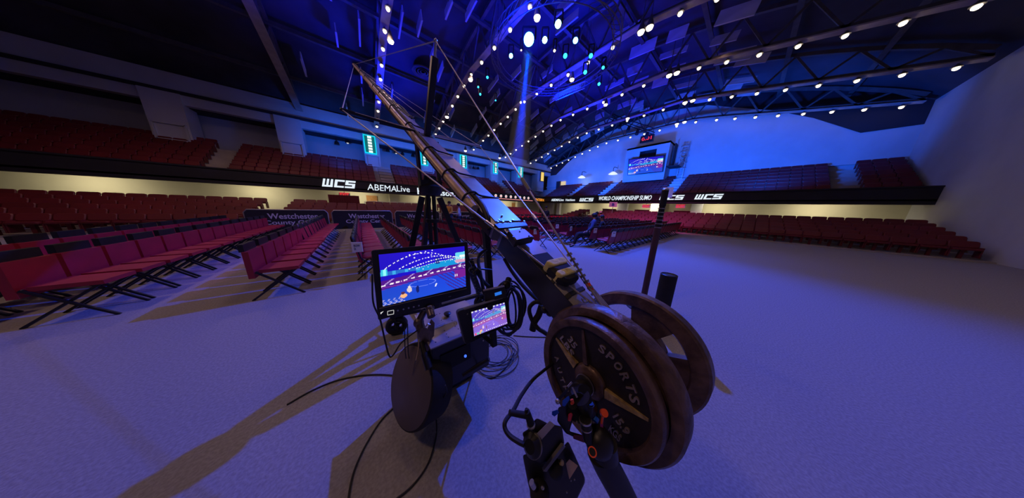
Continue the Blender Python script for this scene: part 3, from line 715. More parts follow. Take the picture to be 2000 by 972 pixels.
for r, (y, z) in enumerate(ROWS):                       # upper left bank faces -y
    x = X0 + .5
    while x < 24:
        if not aisle_left(x): seats.append(((x, y, z), PI, 'upper left', r))
        x += .56
for r, (x, z) in enumerate(EROWS):                      # upper end bank faces -x
    y = YR + .5
    while y < 23.4:
        if not aisle_end(y): seats.append(((x, y, z), PI / 2, 'upper end', r))
        y += .56
LROWS = [(15.2 + .85 * i, .16 * i + .05) for i in range(6)]
LER = [(19.0 + .85 * i, .16 * i + .05) for i in range(6)]
for r, (y, z) in enumerate(LROWS):
    x = X0 + .5
    while x < 17.5:
        if abs(x - 5.5) > .6 and abs(x + 4) > .6 and not (r == 5 and ony(640, 390, 20.6).x < x < ony(705, 390, 20.6).x): seats.append(((x, y, z), PI, 'lower left', r))
        x += .56
for r, (x, z) in enumerate(LER):
    y = YR + .5
    while y < 14.5:
        if abs(y - 12.2) > .6: seats.append(((x, y, z), PI / 2, 'lower end', r))
        y += .56
t = MB()
for y, z in LROWS: t.box(((X0 + 17.8) / 2, y + .1, z / 2), (17.8 - X0, .9, max(z, .04)))
t.build('trim_60', M_conc, kind='structure'); t = MB()
for x, z in LER: t.box((x + .1, (14.8 + YR) / 2, z / 2), (.9, 14.8 - YR, max(z, .04)))
t.build('trim_61', M_conc, kind='structure')
def pix(p):
    c = W2C.transposed() @ (V(p) - EYE)
    if c.z > -.1: return None
    return 1000 + FPX * c.x / -c.z, 486 - FPX * c.y / -c.z, -c.z
def inview(p, m=4):
    q = pix(p); return q and 636 - m < q[0] < 1364 + m and -m < q[1] < 972 + m
vis = sorted([s for s in seats if inview(V(s[0]) + V((0, 0, .5)))], key=lambda s: pix(s[0])[2])
near = vis[:300]; ns = set(id(s) for s in near)
sc_ = {}
proto = seat_mesh(MB(), Matrix.Identity(4)).build('arena_seat', M_darkred, cat='seat')
rown = ['front', 'second', 'third', 'fourth', 'fifth', 'sixth', 'seventh', 'top']
bank = {'upper left': 'above the left ribbon', 'upper end': 'above the end wall ribbon', 'lower left': 'of the tier behind the banners', 'lower end': 'of the low tier at the end wall'}
near.sort(key=lambda s: pix(s[0])[0])
for i, s in enumerate(near):
    kk_ = (s[2], s[3]); sc_[kk_] = sc_.get(kk_, 0) + 1
    o = proto if i == 0 else proto.copy()
    if i: C.objects.link(o)
    o.location = s[0]; o.rotation_euler = (0, 0, s[1])
    o['label'] = 'maroon seat, %s from the left, %s row %s' % (ORD[sc_[kk_]], rown[s[3]], bank[s[2]]); o['group'] = 'seats of the %s row %s' % (rown[s[3]], bank[s[2]])
for nm in bank:
    mb = MB()
    for s in seats:
        if s[2] == nm and id(s) not in ns: seat_mesh(mb, put(s[0], s[1]))
    if mb.v: mb.build('arena_seats', M_darkred, kind='stuff', label='mass of farther maroon arena seats ' + bank[nm], cat='seats')
# stair flights in the aisles
for i, (ax, nm) in enumerate(((ony(755, 345, 24.3).x, 'pale aisle stairs between the upper left seats nearest the camera'), (ony(990, 372, 24.3).x, 'aisle stairs between the upper left seats, far one'))):
    q = MB()
    for y, z in ROWS: q.box((ax, y - .2, z + .12), (1.15, .3, .24)).box((ax, y + .1, z + .02), (1.15, .7, .06))
    q.build('aisle_stairs', M_conc, label=nm, cat='stairs')
for i, a in enumerate(EA[:3]):
    q = MB()
    for x, z in EROWS: q.box((x - .3, a, z + .12), (.3, 1.05, .24)).box((x + .1, a, z + .02), (.85, 1.05, .06))
    q.build('aisle_stairs', M_wall, label=('pale aisle stairs farthest left on the end tier', 'pale aisle stairs in the middle of the end tier', 'pale aisle stairs below the caged ladder')[i], cat='stairs')
# silver rails on top of the lower left tier
e = None
for i in range(7):
    x = ony(722 + 15 * i, 394, 19.9).x; p = V((x, 19.95, .9))
    r_ = MB().tube([p + V((-.33, 0, 0)), p + V((-.33, 0, .62)), p + V((-.27, 0, .7)), p + V((.27, 0, .7)), p + V((.33, 0, .62)), p + V((.33, 0, 0))], .025, 6, False)
    if e is None:
        r_.build('tier_rail', M_rail, label='rounded silver rail loop, %s from the left, behind the lower left seats' % ORD_[i], cat='rail', group='silver rail loops on the lower left tier')
        e = 1
    else: r_.build('tier_rail', M_rail, label='rounded silver rail loop, %s from the left, behind the lower left seats' % ORD_[i], cat='rail', group='silver rail loops on the lower left tier')
# folding chairs on the floor
def make_chair():
    e = empty('folding_chair', (0, 0, 0), 'x', 'chair')
    MB().rbox((0, .03, .44), (.43, .40, .055), .07, Matrix.Rotation(math.radians(4), 3, 'X'), 3).build('seat', M_red, e, smooth=True)
    MB().rbox((0, -.232, .545), (.475, .42, .05), .05, Matrix.Rotation(math.radians(-80), 3, 'X'), 3).build('backrest', M_red, e, smooth=True)
    q = MB().tube([(-.225, -.20, .44), (-.225, -.25, .70), (-.20, -.275, .80), (0, -.285, .86), (.20, -.275, .80), (.225, -.25, .70), (.225, -.20, .44)], .016, 6, True, 3)
    q.rbox((0, -.276, .79), (.44, .17, .06), .08, Matrix.Rotation(math.radians(-80), 3, 'X'), 3).build('back_frame', M_black, e, smooth=True)
    for s in (-1, 1):
        MB().tube([(s * .225, -.20, .44), (s * .225, .24, .0)], .013, 6, False).build('leg', M_black, e, smooth=True)
        MB().tube([(s * .205, .20, .42), (s * .205, -.30, .0)], .013, 6, False).build('leg', M_black, e, smooth=True)
    MB().tube([(-.225, .16, .08), (.225, .16, .08)], .009, 5, False).build('stretcher', M_black, e)
    MB().tube([(-.205, -.22, .07), (.205, -.22, .07)], .009, 5, False).build('stretcher', M_black, e)
    return e
def low_chair(red, blk, M):
    s = MB().box((0, .03, .44), (.43, .40, .05)).box((0, -.24, .55), (.475, .06, .40)); red.add([M @ V(v) for v in s.v], s.f)
    s = MB().box((0, -.275, .80), (.40, .05, .11))
    for k_ in (-1, 1): s.bar((k_ * .22, -.2, .44), (k_ * .22, .24, 0), .025, .025).bar((k_ * .2, .2, .42), (k_ * .2, -.3, 0), .025, .025)
    blk.add([M @ V(v) for v in s.v], s.f)
chairs = []
for i, x in enumerate((-3.75, -2.8, -1.12, .10, 1.0, 1.95, 2.95, 4.0, 5.1)):
    y0 = (5.2, 5.0, 4.6, 4.75, 4.5, 4.5, 4.55, 4.6, 4.75)[i]
    for j in range(15):
        y = y0 + .53 * j
        if y < 12.2: chairs.append(((x, y, 0), -PI / 2, 'L', i, j))
for i in range(9):
    y = 3.15 + .88 * i; xs = (6.95, 7.35, 7.0, 7.2, 7.3, 7.5, 7.7, 7.9, 8.1, 8.3)[i]
    for j in range(21 if i < 6 else 19): chairs.append(((xs + .52 * j, y, 0), 0, 'R', i, j))
for i in range(4):
    for j in range(34):
        chairs.append(((9.5 + .52 * j - (2 if i > 1 else 0), 12.2 + .62 * i, 0), PI, 'F', i, j))
chairs = [c for c in chairs if not (c[2] == 'F' and c[0][0] > 18.0) and all((V(c[0]) - V((a_, b_, 0))).length > .5 for a_, b_ in STANDING)]
cv = sorted([c for c in chairs if inview(V(c[0]) + V((0, 0, .5)), 20)], key=lambda c: pix(V(c[0]) + V((0, 0, .4)))[2])[:300]
cs = set(id(c) for c in cv)
ordn = ['nearest', 'second', 'third', 'fourth', 'fifth', 'sixth', 'seventh', 'eighth', 'ninth', 'tenth']
cp = make_chair()
LL = ['leftmost floor row', 'second floor row from the left', 'floor row at the left edge beside the brown shadow strip', 'floor row whose violet backs face left, by the banners', 'floor row behind the top of the large monitor', 'floor row directly behind the tripod legs', 'floor row right of the tripod, red backs towards the camera', 'floor row under the middle of the crane boom', 'last left-block row, beside the open floor']
LL = ['leftmost row', 'second row from the left', 'row at the left edge', 'violet-backed row', 'row behind the monitor', 'row behind the tripod', 'row right of the tripod', 'row under the boom', 'last left-block row']
def cl(c):
    n_ = c[4] + 1
    if c[2] == 'L': return 'red folding chair, %s from the camera end, %s' % (ORD[n_], LL[c[3]])
    if c[2] == 'R': return 'red folding chair, %s from the left, %s row of the right block' % (ORD[n_], ordn[c[3]])
    return 'red folding chair, %s from the left, %s of the far pink-lit rows' % (ORD[n_], ordn[c[3]])
for i, c in enumerate(cv):
    o = cp if i == 0 else copy_tree(cp)
    o.location = c[0]; o.rotation_euler = (0, 0, c[1] + random.uniform(-.03, .03)); o['label'] = cl(c)
    o['group'] = 'folding chairs of the ' + (LL[c[3]] if c[2] == 'L' else ordn[c[3]] + (' row of the right block' if c[2] == 'R' else ' far pink-lit row'))
mb = MB(); bk = MB()
for c in chairs:
    if id(c) not in cs: low_chair(mb, bk, put(c[0], c[1]))
if mb.v:
    nf = len(mb.f); mb.add(bk.v, bk.f); me = bpy.data.meshes.new('folding_chairs'); me.from_pydata(mb.v, [], mb.f)
    me.materials.append(M_red); me.materials.append(M_black)
    for f_ in me.polygons: f_.material_index = 0 if f_.index < nf else 1
    o = bpy.data.objects.new('folding_chairs', me); C.objects.link(o); tag(o, 'mass of farther red folding chairs beyond the counted ones', 'chairs', None, 'stuff')
# white row cards clipped on end chairs
for i, (p, lb) in enumerate((((-.13, 4.44, .68), 'white row card on the end chair of the violet-backed row'), ((4.80, 4.62, .68), 'white row card on the last left-block chair beside the boom'), ((7.08, 5.46, .70), 'small white row card behind the guy wires'),
        ((6.88, 4.58, .70), 'white row card left of the seated couple'), ((7.23, 3.70, .70), 'white row card under the leaning man'), ((6.83, 2.82, .70), 'white row card on the left end of the nearest right-hand row'))):
    p = V(p); s = (.13, .17)
    M = Matrix.Rotation(random.uniform(-.5, .1), 3, 'Z')
    e = empty('row_card', p, lb, 'card')
    MB().box(p, (s[0] * 1.25, .012, s[1] * 1.1), M).build('card', M_white, e)
    add_text(MB(), 'ROW\n%s' % 'DEFGHJ'[i], p + M @ V((-.045, -.008, -.05)), M @ V((1, 0, 0)), (0, 0, 1), .09, .1, depth=.002).build('lettering', M_navy, e)
# crowd barriers with printed banners
def barrier(x0, x1, y, lb, text=True):
    e = empty('crowd_barrier', ((x0 + x1) / 2, y, 0), lb, 'barrier')
    z0, z1 = .12, 1.06; r = .12
    MB().tube([(x0 + .03, y, .0), (x0 + .03, y, z1 - r), (x0 + r, y, z1), (x1 - r, y, z1), (x1 - .03, y, z1 - r), (x1 - .03, y, 0)], .02, 8, False).build('frame', M_rail, e, smooth=True)
    MB().slab([(x0 + .05, y - .03, z0), (x1 - .05, y - .03, z0), (x1 - .05, y - .03, z1 - r), (x1 - .14, y - .03, z1 - .02), (x0 + .14, y - .03, z1 - .02), (x0 + .05, y - .03, z1 - r)], (0, .02, 0)).build('banner', M_banner, e)
    for xx in (x0 + .4, x1 - .4): MB().bar((xx, y - .35, .015), (xx, y + .35, .015), .06, .03).build('foot', M_rail, e)
    if text:
        q = MB(); w = x1 - x0
        add_text(q, 'Westchester', (x0 + w * .25, y - .031, .66), (1, 0, 0), (0, 0, 1), w * .60, .24, bold=.018, depth=.004)
        add_text(q, 'County Center', (x0 + w * .20, y - .031, .36), (1, 0, 0), (0, 0, 1), w * .72, .24, bold=.018, depth=.004)
        q.build('lettering', M_bltext, e)
barrier(-1.18, 1.42, 12.9, 'crowd barrier with black county center banner, fully visible at left')
barrier(1.50, 4.1, 12.9, 'crowd barrier with black county center banner, behind the tripod')
barrier(4.18, 6.6, 12.9, 'black-bannered crowd barrier right of the tripod, behind the boom')
barrier(-3.8, -1.26, 12.9, 'black-bannered crowd barrier at the left edge')
# ------------------------------------------------------------------ people
def skinned(name, verts, edges, radii, m, parent, sub=2):
    me = bpy.data.meshes.new(name); me.from_pydata([tuple(v) for v in verts], edges, [])
    o = bpy.data.objects.new(name, me); C.objects.link(o)
    sk = o.modifiers.new('skin', 'SKIN'); sk.use_smooth_shade = True
    for i, r in enumerate(radii): me.skin_vertices[0].data[i].radius = (r, r) if not isinstance(r, tuple) else r
    me.skin_vertices[0].data[0].use_root = True
    ss = o.modifiers.new('sub', 'SUBSURF'); ss.levels = sub; ss.render_levels = sub
    dg = bpy.context.evaluated_depsgraph_get(); m2 = bpy.data.meshes.new_from_object(o.evaluated_get(dg)); m2.name = name
    bpy.data.objects.remove(o); m2.materials.clear(); m2.materials.append(m)
    m2.polygons.foreach_set('use_smooth', [True] * len(m2.polygons))
    o = bpy.data.objects.new(name, m2); C.objects.link(o); o.parent = parent; return o
def person(loc, rz, J, lb, top, trousers, hair=M_hair, scale=1.0, hat=None):
    e = empty('person', loc, lb, 'person'); e.rotation_euler = (0, 0, rz); e.scale = (scale,) * 3
    J = {k: V(v) for k, v in J.items()}
    names = list(J); vs = []; rad = []; idx = {}
    R_ = {'pelvis': .13, 'waist': .115, 'chest': .14, 'neck0': .06, 'neck': .052, 'jaw': (.062, .068), 'head': (.078, .095), 'crown': (.06, .07)}
    def addv(k, p, r): idx[k] = len(vs); vs.append(p); rad.append(r)
    for k in ('pelvis', 'waist', 'chest', 'neck0', 'neck', 'jaw', 'head', 'crown'): addv(k, J[k], R_[k])
    ed = [(idx[a], idx[b]) for a, b in zip(('pelvis', 'waist', 'chest', 'neck0', 'neck', 'jaw', 'head'), ('waist', 'chest', 'neck0', 'neck', 'jaw', 'head', 'crown'))]
    fwd = J.get('look', V((0, 1, 0))).normalized()
    addv('nose', J['head'] + fwd * .115 - V((0, 0, .02)), .012); ed.append((idx['head'], idx['nose']))
    for s in 'lr':
        for k, r in (('hip', .09), ('knee', .058), ('ankle', .038), ('toe', .035), ('sho', .062), ('elb', .042), ('wri', .028), ('hand', (.022, .036))): addv(s + k, J[s + k], r)
        ed += [(idx['pelvis'], idx[s + 'hip']), (idx[s + 'hip'], idx[s + 'knee']), (idx[s + 'knee'], idx[s + 'ankle']), (idx[s + 'ankle'], idx[s + 'toe']),
               (idx['chest'], idx[s + 'sho']), (idx[s + 'sho'], idx[s + 'elb']), (idx[s + 'elb'], idx[s + 'wri']), (idx[s + 'wri'], idx[s + 'hand'])]
        d = (J[s + 'hand'] - J[s + 'wri']).normalized(); sd = d.cross(V((0, 0, 1)))
        sd = sd.normalized() if sd.length > .1 else V((0, 1, 0))
        for q, (off, L) in enumerate(((-.03, .07), (-.01, .08), (.01, .075), (.03, .06))):
            addv('%sf%d' % (s, q), J[s + 'hand'] + sd * off + d * L - V((0, 0, .02)), .009); ed.append((idx[s + 'hand'], idx['%sf%d' % (s, q)]))
        addv(s + 'th', J[s + 'wri'] + d * .06 + sd * (-.055), .010); ed.append((idx[s + 'wri'], idx[s + 'th']))
    skinned('body', vs, ed, rad, M_skin, e)
    def cloth(nm, keys, edges, m, grow):
        ii = {k: i for i, k in enumerate(keys)}
        return skinned(nm, [J[k] for k in keys], [(ii[a], ii[b]) for a, b in edges], [grow[k] for k in keys], m, e)
    cloth('jacket', ['chest', 'waist', 'pelvis', 'neck0', 'lsho', 'lelb', 'lwri', 'rsho', 'relb', 'rwri'], [('chest', 'waist'), ('waist', 'pelvis'), ('chest', 'neck0'), ('chest', 'lsho'), ('lsho', 'lelb'), ('lelb', 'lwri'), ('chest', 'rsho'), ('rsho', 'relb'), ('relb', 'rwri')],
          top, dict(chest=.175, waist=.155, pelvis=.165, neck0=.075, lsho=.085, lelb=.062, lwri=.045, rsho=.085, relb=.062, rwri=.045))
    cloth('trousers', ['pelvis', 'lhip', 'lknee', 'lankle', 'rhip', 'rknee', 'rankle'], [('pelvis', 'lhip'), ('lhip', 'lknee'), ('lknee', 'lankle'), ('pelvis', 'rhip'), ('rhip', 'rknee'), ('rknee', 'rankle')],
          trousers, dict(pelvis=.15, lhip=.115, lknee=.08, lankle=.058, rhip=.115, rknee=.08, rankle=.058))
    for s in 'lr':
        d = (J[s + 'toe'] - J[s + 'ankle']); d.z = 0
        skinned('shoe', [J[s + 'ankle'] + V((0, 0, -.02)), J[s + 'toe'] - d * .3, J[s + 'toe'] + d * .15], [(0, 1), (1, 2)], [(.05, .05), (.05, .042), (.042, .03)], M_bcloth, e, 1)
    h = J['head'] - fwd * .018 + V((0, 0, .035))
    MB().ball(h, .105, 14, (1, 1.08, .98)).build('hair', hair, e, smooth=True).matrix_parent_inverse = Matrix.Identity(4)
    for s_ in (-1, 1):
        sd = fwd.cross(V((0, 0, 1))).normalized()
        MB().ball(J['head'] + sd * s_ * .088 - V((0, 0, .02)), .022, 8, (.6, 1, 1.4)).build('ear', M_skin, e, smooth=True).matrix_parent_inverse = Matrix.Identity(4)
    if hat:
        MB().ball(h + V((0, 0, .03)), .118, 14, (1, 1, .8)).build('cap', hat, e, smooth=True).matrix_parent_inverse = Matrix.Identity(4)
    return e
STAND = dict(pelvis=(0, 0, .96), waist=(0, .0, 1.12), chest=(0, 0, 1.33), neck0=(0, -.01, 1.48), neck=(0, 0, 1.54), jaw=(0, .03, 1.60), head=(0, .02, 1.67), crown=(0, 0, 1.74),
             lhip=(-.1, 0, .9), lknee=(-.11, .03, .5), lankle=(-.11, -.02, .09), ltoe=(-.12, .15, .04), rhip=(.1, 0, .9), rknee=(.11, .06, .5), rankle=(.12, .02, .09), rtoe=(.13, .19, .04),
             lsho=(-.19, 0, 1.41), lelb=(-.24, .02, 1.13), lwri=(-.2, .2, 1.02), lhand=(-.16, .27, 1.02), rsho=(.19, 0, 1.41), relb=(.25, -.02, 1.12), rwri=(.22, .1, .9), rhand=(.21, .14, .83))
SIT = dict(pelvis=(0, -.08, .55), waist=(0, -.06, .72), chest=(0, -.04, .93), neck0=(0, .0, 1.08), neck=(0, .02, 1.13), jaw=(0, .06, 1.19), head=(0, .05, 1.26), crown=(0, .03, 1.33),
           lhip=(-.1, -.02, .53), lknee=(-.13, .40, .53), lankle=(-.13, .42, .10), ltoe=(-.14, .58, .04), rhip=(.1, -.02, .53), rknee=(.13, .40, .53), rankle=(.13, .38, .10), rtoe=(.14, .54, .04),
           lsho=(-.19, -.03, 1.01), lelb=(-.26, .08, .77), lwri=(-.16, .28, .66), lhand=(-.12, .35, .64), rsho=(.19, -.03, 1.01), relb=(.26, .08, .77), rwri=(.16, .28, .66), rhand=(.12, .35, .64))
def mod(base, **k): d = dict(base); d.update(k); return d
p = EYE + (ray(1065, 430) * (12.5 / FPX)); p.z = 0
person(p, 2.2, mod(STAND, look=(0.2, 1, -.2)), 'person in dark clothes standing alone among the far chairs', M_bcloth, M_bcloth, scale=.92)
# man leaning over towards his neighbour, arm along the chair backs, legs out to the left
p = V((7.35, 4.03, 0))
LEAN = mod(SIT, pelvis=(-.05, -.1, .55), waist=(0, -.1, .72), chest=(.12, -.1, .92), neck0=(.22, -.06, 1.08), neck=(.25, -.05, 1.13), jaw=(.28, -.02, 1.18), head=(.30, -.02, 1.25), crown=(.31, -.04, 1.32),
           lhip=(-.16, -.02, .53), lknee=(-.55, .18, .52), lankle=(-.72, .22, .10), ltoe=(-.88, .28, .04), rhip=(.03, 0, .53), rknee=(-.35, .32, .52), rankle=(-.45, .38, .1), rtoe=(-.6, .46, .04),
           lsho=(-.04, -.16, 1.0), lelb=(-.22, -.2, .80), lwri=(-.42, -.12, .66), lhand=(-.49, -.08, .64), rsho=(.32, -.06, 1.0), relb=(.48, .1, .82), rwri=(.6, .2, .9), rhand=(.66, .22, .93), look=(.8, .5, -.1))
person(p, .05, LEAN, 'man in navy jacket seated sideways, leaning to his neighbour, back to camera', M_navy, M_bcloth)
p = V((7.87 + .52, 4.03, 0))
person(p, 0.35, mod(SIT, look=(-.6, .7, 0)), 'person with long dark hair seated right of the leaning man', M_bcloth, M_bcloth, scale=.94)
q = at(1184, 440, 7.0)
p = V((7.3 + .52 * 11, 3.15 + .88 * 4, 0))
person(p, .2, mod(SIT, look=(0, 1, -.4), lwri=(-.1, .3, .75), rwri=(.1, .3, .75)), 'person hunched on a chair in the right-hand block beyond the pole', M_navy, M_bcloth, scale=1.0)
p = V((7.5 + .52 * 15, 3.15 + .88 * 5, 0))
person(p, -.2, mod(SIT), 'person in pale cap seated farther back beyond the pole', M_bcloth, M_bcloth, hat=M_grey)
p = at(878, 410, 11.6); p.z = 0
person(p, 1.9, mod(STAND), 'person in yellow top standing behind the tripod leg', M_orange, M_navy, scale=.97)
p = at(896, 410, 10.6); p.z = 0
person(p, 1.2, mod(STAND, lwri=(-.1, .3, 1.15), lhand=(-.06, .37, 1.17), look=(.5, .8, -.2)), 'person in pale patterned top under the crane boom', M_grey, M_navy, scale=.90)
# ------------------------------------------------------------------ camera crane
PC = V((.480, .209, .987)); NA = V((-.997, .069, .043)).normalized()
PRt = (-NA).cross(V((0, 0, 1))); PR = NA.cross(V((0, 0, 1))) * -1; PR.normalize(); PU = NA.cross(PR).normalized()
if PU.z < 0: PU = -PU
FR = (PR, PU, NA)                                       # plate frame: right, up, towards the viewer
PR0 = at(1105, 575, .8); TIP = at(693, 128, 7.0); BD = (TIP - PR0).normalized(); BS = BD.cross(V((0, 0, 1))).normalized(); BU = BS.cross(BD)
BM = Matrix((BS, BD, BU)).transposed()
def bp(s, a=0, u=0): return PR0 + BD * s + BS * a + BU * u
SF = 2.05                                               # fulcrum
crane = empty('camera_crane', (bp(SF).x, bp(SF).y, 0), 'long camera crane on a tripod, boom rising to the upper left', 'camera crane')
def bsec(mb, s0, s1, w, h, ca, cu):
    vs = []; c = .014
    for s in (s0, s1):
        for a, u in ((-w / 2, -h / 2 + c), (-w / 2 + c, -h / 2), (w / 2 - c, -h / 2), (w / 2, -h / 2 + c), (w / 2, h / 2 - c), (w / 2 - c, h / 2), (-w / 2 + c, h / 2), (-w / 2, h / 2 - c)): vs.append(bp(s, a + ca, u + cu))
    return mb.add(vs, [(i, (i + 1) % 8, 8 + (i + 1) % 8, 8 + i) for i in range(8)] + [tuple(range(8))[::-1], tuple(range(8, 16))])
secs = [(-.33, .44, .122, .145, -.016, -.008), (.44, 2.05, .19, .10, -.032, .022), (2.05, 3.9, .15, .11, -.022, .010), (3.9, 6.2, .125, .115, -.01, .0), (6.2, 8.6, .108, .105, 0, 0), (8.6, 11.25, .09, .095, 0, 0)]
for i, (a, b, w, h, ca, cu) in enumerate(secs):
    bsec(MB(), a, b - .004, w, h, ca, cu).build('boom_section', M_boom if i < 3 else M_tan, crane)
for a, b, w, h, ca, cu in secs[2:]:
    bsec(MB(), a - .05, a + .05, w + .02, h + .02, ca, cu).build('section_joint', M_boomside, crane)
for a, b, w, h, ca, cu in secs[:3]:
    MB().slab([bp(a + .02, ca - w / 2 - .001, cu - h / 2 + .012), bp(b - .03, ca - w / 2 - .001, cu - h / 2 + .012), bp(b - .03, ca - w / 2 - .001, cu + h / 2 - .012), bp(a + .02, ca - w / 2 - .001, cu + h / 2 - .012)], BS * .003 * -1).build('side_sheet', M_boomside, crane)  # darker sheet over the left face of the near sections
# tan conduit tube along the upper left edge, black cable beside it
MB().tube([bp(.62, -.148, .052), bp(1.2, -.150, .056), bp(1.9, -.146, .056), bp(2.3, -.122, .050), bp(3, -.115, .045), bp(4, -.098, .04), bp(7, -.076, .035), bp(11.0, -.062, .03)], .027, 14, True).build('conduit_tube', M_tan, crane, smooth=True)
MB().tube([bp(.46, -.135, .03), bp(.55, -.125, .075), bp(.70, -.112, .084), bp(1.3, -.112, .085), bp(2.0, -.105, .085), bp(2.5, -.08, .078), bp(4, -.06, .07), bp(7.5, -.045, .065), bp(11.0, -.03, .06)], .015, 10, True).build('cable_loom', M_rubber, crane, smooth=True)
random.seed(11)
for i in range(3):
    pts = [bp(2.6 + .62 * k, -.02 + .03 * math.sin(k * 1.7 + i * 2), .10 - .003 * k + .012 * math.sin(k * 2.1 + i)) for k in range(14)]
    MB().tube(pts, .008, 6, True, 3).build('loose_cable', M_rubber, crane, smooth=True)
for s in (-.03, .05, 2.45, 3.2, 4.4, 5.2, 6.7, 7.8, 9.0, 10.1):
    w, h, ca, cu = [x[2:] for x in secs if x[0] <= s < x[1]][0]; bsec(MB(), s - .008, s + .008, w + .007, h + .007, ca, cu).build('strap', M_rubber, crane)
for s in (.72, 1.05, 1.5, 2.3, 3.2, 4.4, 5.2, 6.7, 7.8):
    k_ = 1 if s < 2 else (.8 if s < 4 else .62)
    MB().tube([bp(s, -.182 * k_, .045), bp(s, -.165 * k_, .088), bp(s, -.12 * k_, .108), bp(s, -.07 * k_, .088), bp(s, .062 * k_, .078)], .006, 6, True).build('cable_tie', M_rubber, crane, smooth=True)
q = bsec(MB(), .09, .20, .126, .149, -.016, -.008); q.build('tape_wrap', M_matte, crane)
q = MB()
for px, py in ((971, 437), (981, 437), (995, 437), (1022, 436), (974, 431), (980, 422), (1001, 431)):
    t_ = onplane(px, py, bp(0, 0, .080), BU); q.cyl(t_, t_ + BU * (.008 if py < 436 else .016), .0055, n=8)
q.build('bolt_heads', M_silver, crane)
# box bracket bolted on the top face
def tq(pts, u): return [onplane(x, y, bp(0, 0, u), BU) for x, y in pts]
MB().slab(tq([(963, 440), (1024, 436), (1029, 443), (972, 449)], .085), BU * .012 - BD * .004).build('bracket_block', M_black, crane, bevel=.002)
MB().slab(tq([(992, 450), (1025, 446.5), (1044, 463), (1008, 471)], .112), -BU * .034).build('bracket_box', M_boomside, crane, bevel=.003)
lid2 = MB().slab(tq([(994, 451), (1024, 448), (1040, 462), (1009, 469)], .114), BU * .003).build('bracket_lid', M_greyface, crane)
q = MB()
for t_ in tq([(1002, 463), (1015, 452), (1033, 461)], .117): q.cyl(t_, t_ + BU * .004, .004, n=8)
q.build('lid_screws', M_black, lid2)
MB().slab([bp(.46, -.118, .073), bp(.46, .056, .073), bp(.72, .058, .073), bp(.72, -.118, .073)], BU * .006).build('top_plate', M_boom, crane)
# mast over the fulcrum with its narrow top, spreaders, guy wires
MT = onplane(851, 80, bp(SF), BD); MA = (MT - bp(SF)); MA.normalize()
m0 = bp(SF) + MA * .05; m1 = onplane(849, 111, bp(SF), BD)
MB().bar(m0, m1, .052, .052, BD).build('mast', M_black, crane, bevel=.004)
MB().cyl(m1, MT, .010, n=8).cyl(m1 + BS * .012, MT + BS * .004 - MA * .06, .006, n=6).ball(MT, .016, 8).build('mast_tip', M_silver, crane, smooth=True)
SL = onplane(668, 214, bp(SF), BD); SR = onplane(938, 286, bp(SF), BD)
jl = bp(SF, -.07, .08); jr = bp(SF, .07, .09)
for nm, a, b in (('spreader_bar', jl, SL), ('spreader_bar', jr, SR)):
    o = MB().bar(a, b, .018, .022, BD).cyl(a.lerp(b, .86), b, .014, n=8).ball(b, .014, 8).build(nm, M_black if a is jl else M_silver, crane)
    MB().cyl(a.lerp(b, .08) + BU * .014, b + BU * .006, .004, n=6).build('spreader_wire', M_wire, crane)
rear = [onplane(1172, 598, bp(0, 0, .075), BU), onplane(1178, 602, bp(0, 0, .078), BU), onplane(1184, 606, bp(0, 0, .075), BU)]
RSL = onplane(1160, 595, bp(0, 0, .078), BU)
W = [(bp(11.1, 0, .05), MT), (MT, rear[1]), (bp(11.0, -.04, 0), SL), (SL, RSL), (bp(10.6, .04, 0), SR), (SR, rear[2]), (bp(10.8, -.02, .05), jr.lerp(SR, .35)), (MT + BS * .004, rear[0])]
for i, (a, b) in enumerate(W[:7]): MB().tube([a, b], .0042 if i in (0, 1, 3) else .0036, 6, False).build('guy_wire', M_wire, crane)
def along(a, b, px0, px1, r, m, nm):            # fitting on a wire between two fractions of its length
    return MB().cyl(a.lerp(b, px0), a.lerp(b, px1), r, n=8).build(nm, m, crane, smooth=True)
along(MT, rear[1], .70, .735, .010, M_silver, 'turnbuckle'); along(SR, rear[2], .70, .725, .010, M_silver, 'turnbuckle')
along(SL, RSL, .74, .765, .008, M_silver, 'turnbuckle')
q = MB()
for i in range(9): q.cyl(MT.lerp(rear[1], .895 + .011 * i), MT.lerp(rear[1], .899 + .011 * i), .012, n=8)
q.build('wire_clamps', M_silver, crane); along(MT, rear[1], .955, .968, .010, M_orangepl, 'red_marker'); along(SL, RSL, .915, .93, .008, M_orangepl, 'red_marker')
q = MB()
for k_ in range(4): q.tube([rear[1].lerp(MT, .045) + BS * .004 * (k_ - 1.5), rear[1] + BS * .010 * (k_ - 1.5) + BU * .012, rear[1] - BD * .05 + BS * .014 * (k_ - 1.5)], .004, 6)
q.build('wire_tail', M_wire, crane, smooth=True)
MB().tube(tq([(1136, 583), (1141, 590), (1147, 589), (1143, 583), (1138, 585)], .078), .0025, 6).tube(tq([(1148, 594), (1155, 592), (1162, 598), (1168, 603)], .078), .003, 8).build('shackle', M_silver, crane, smooth=True)
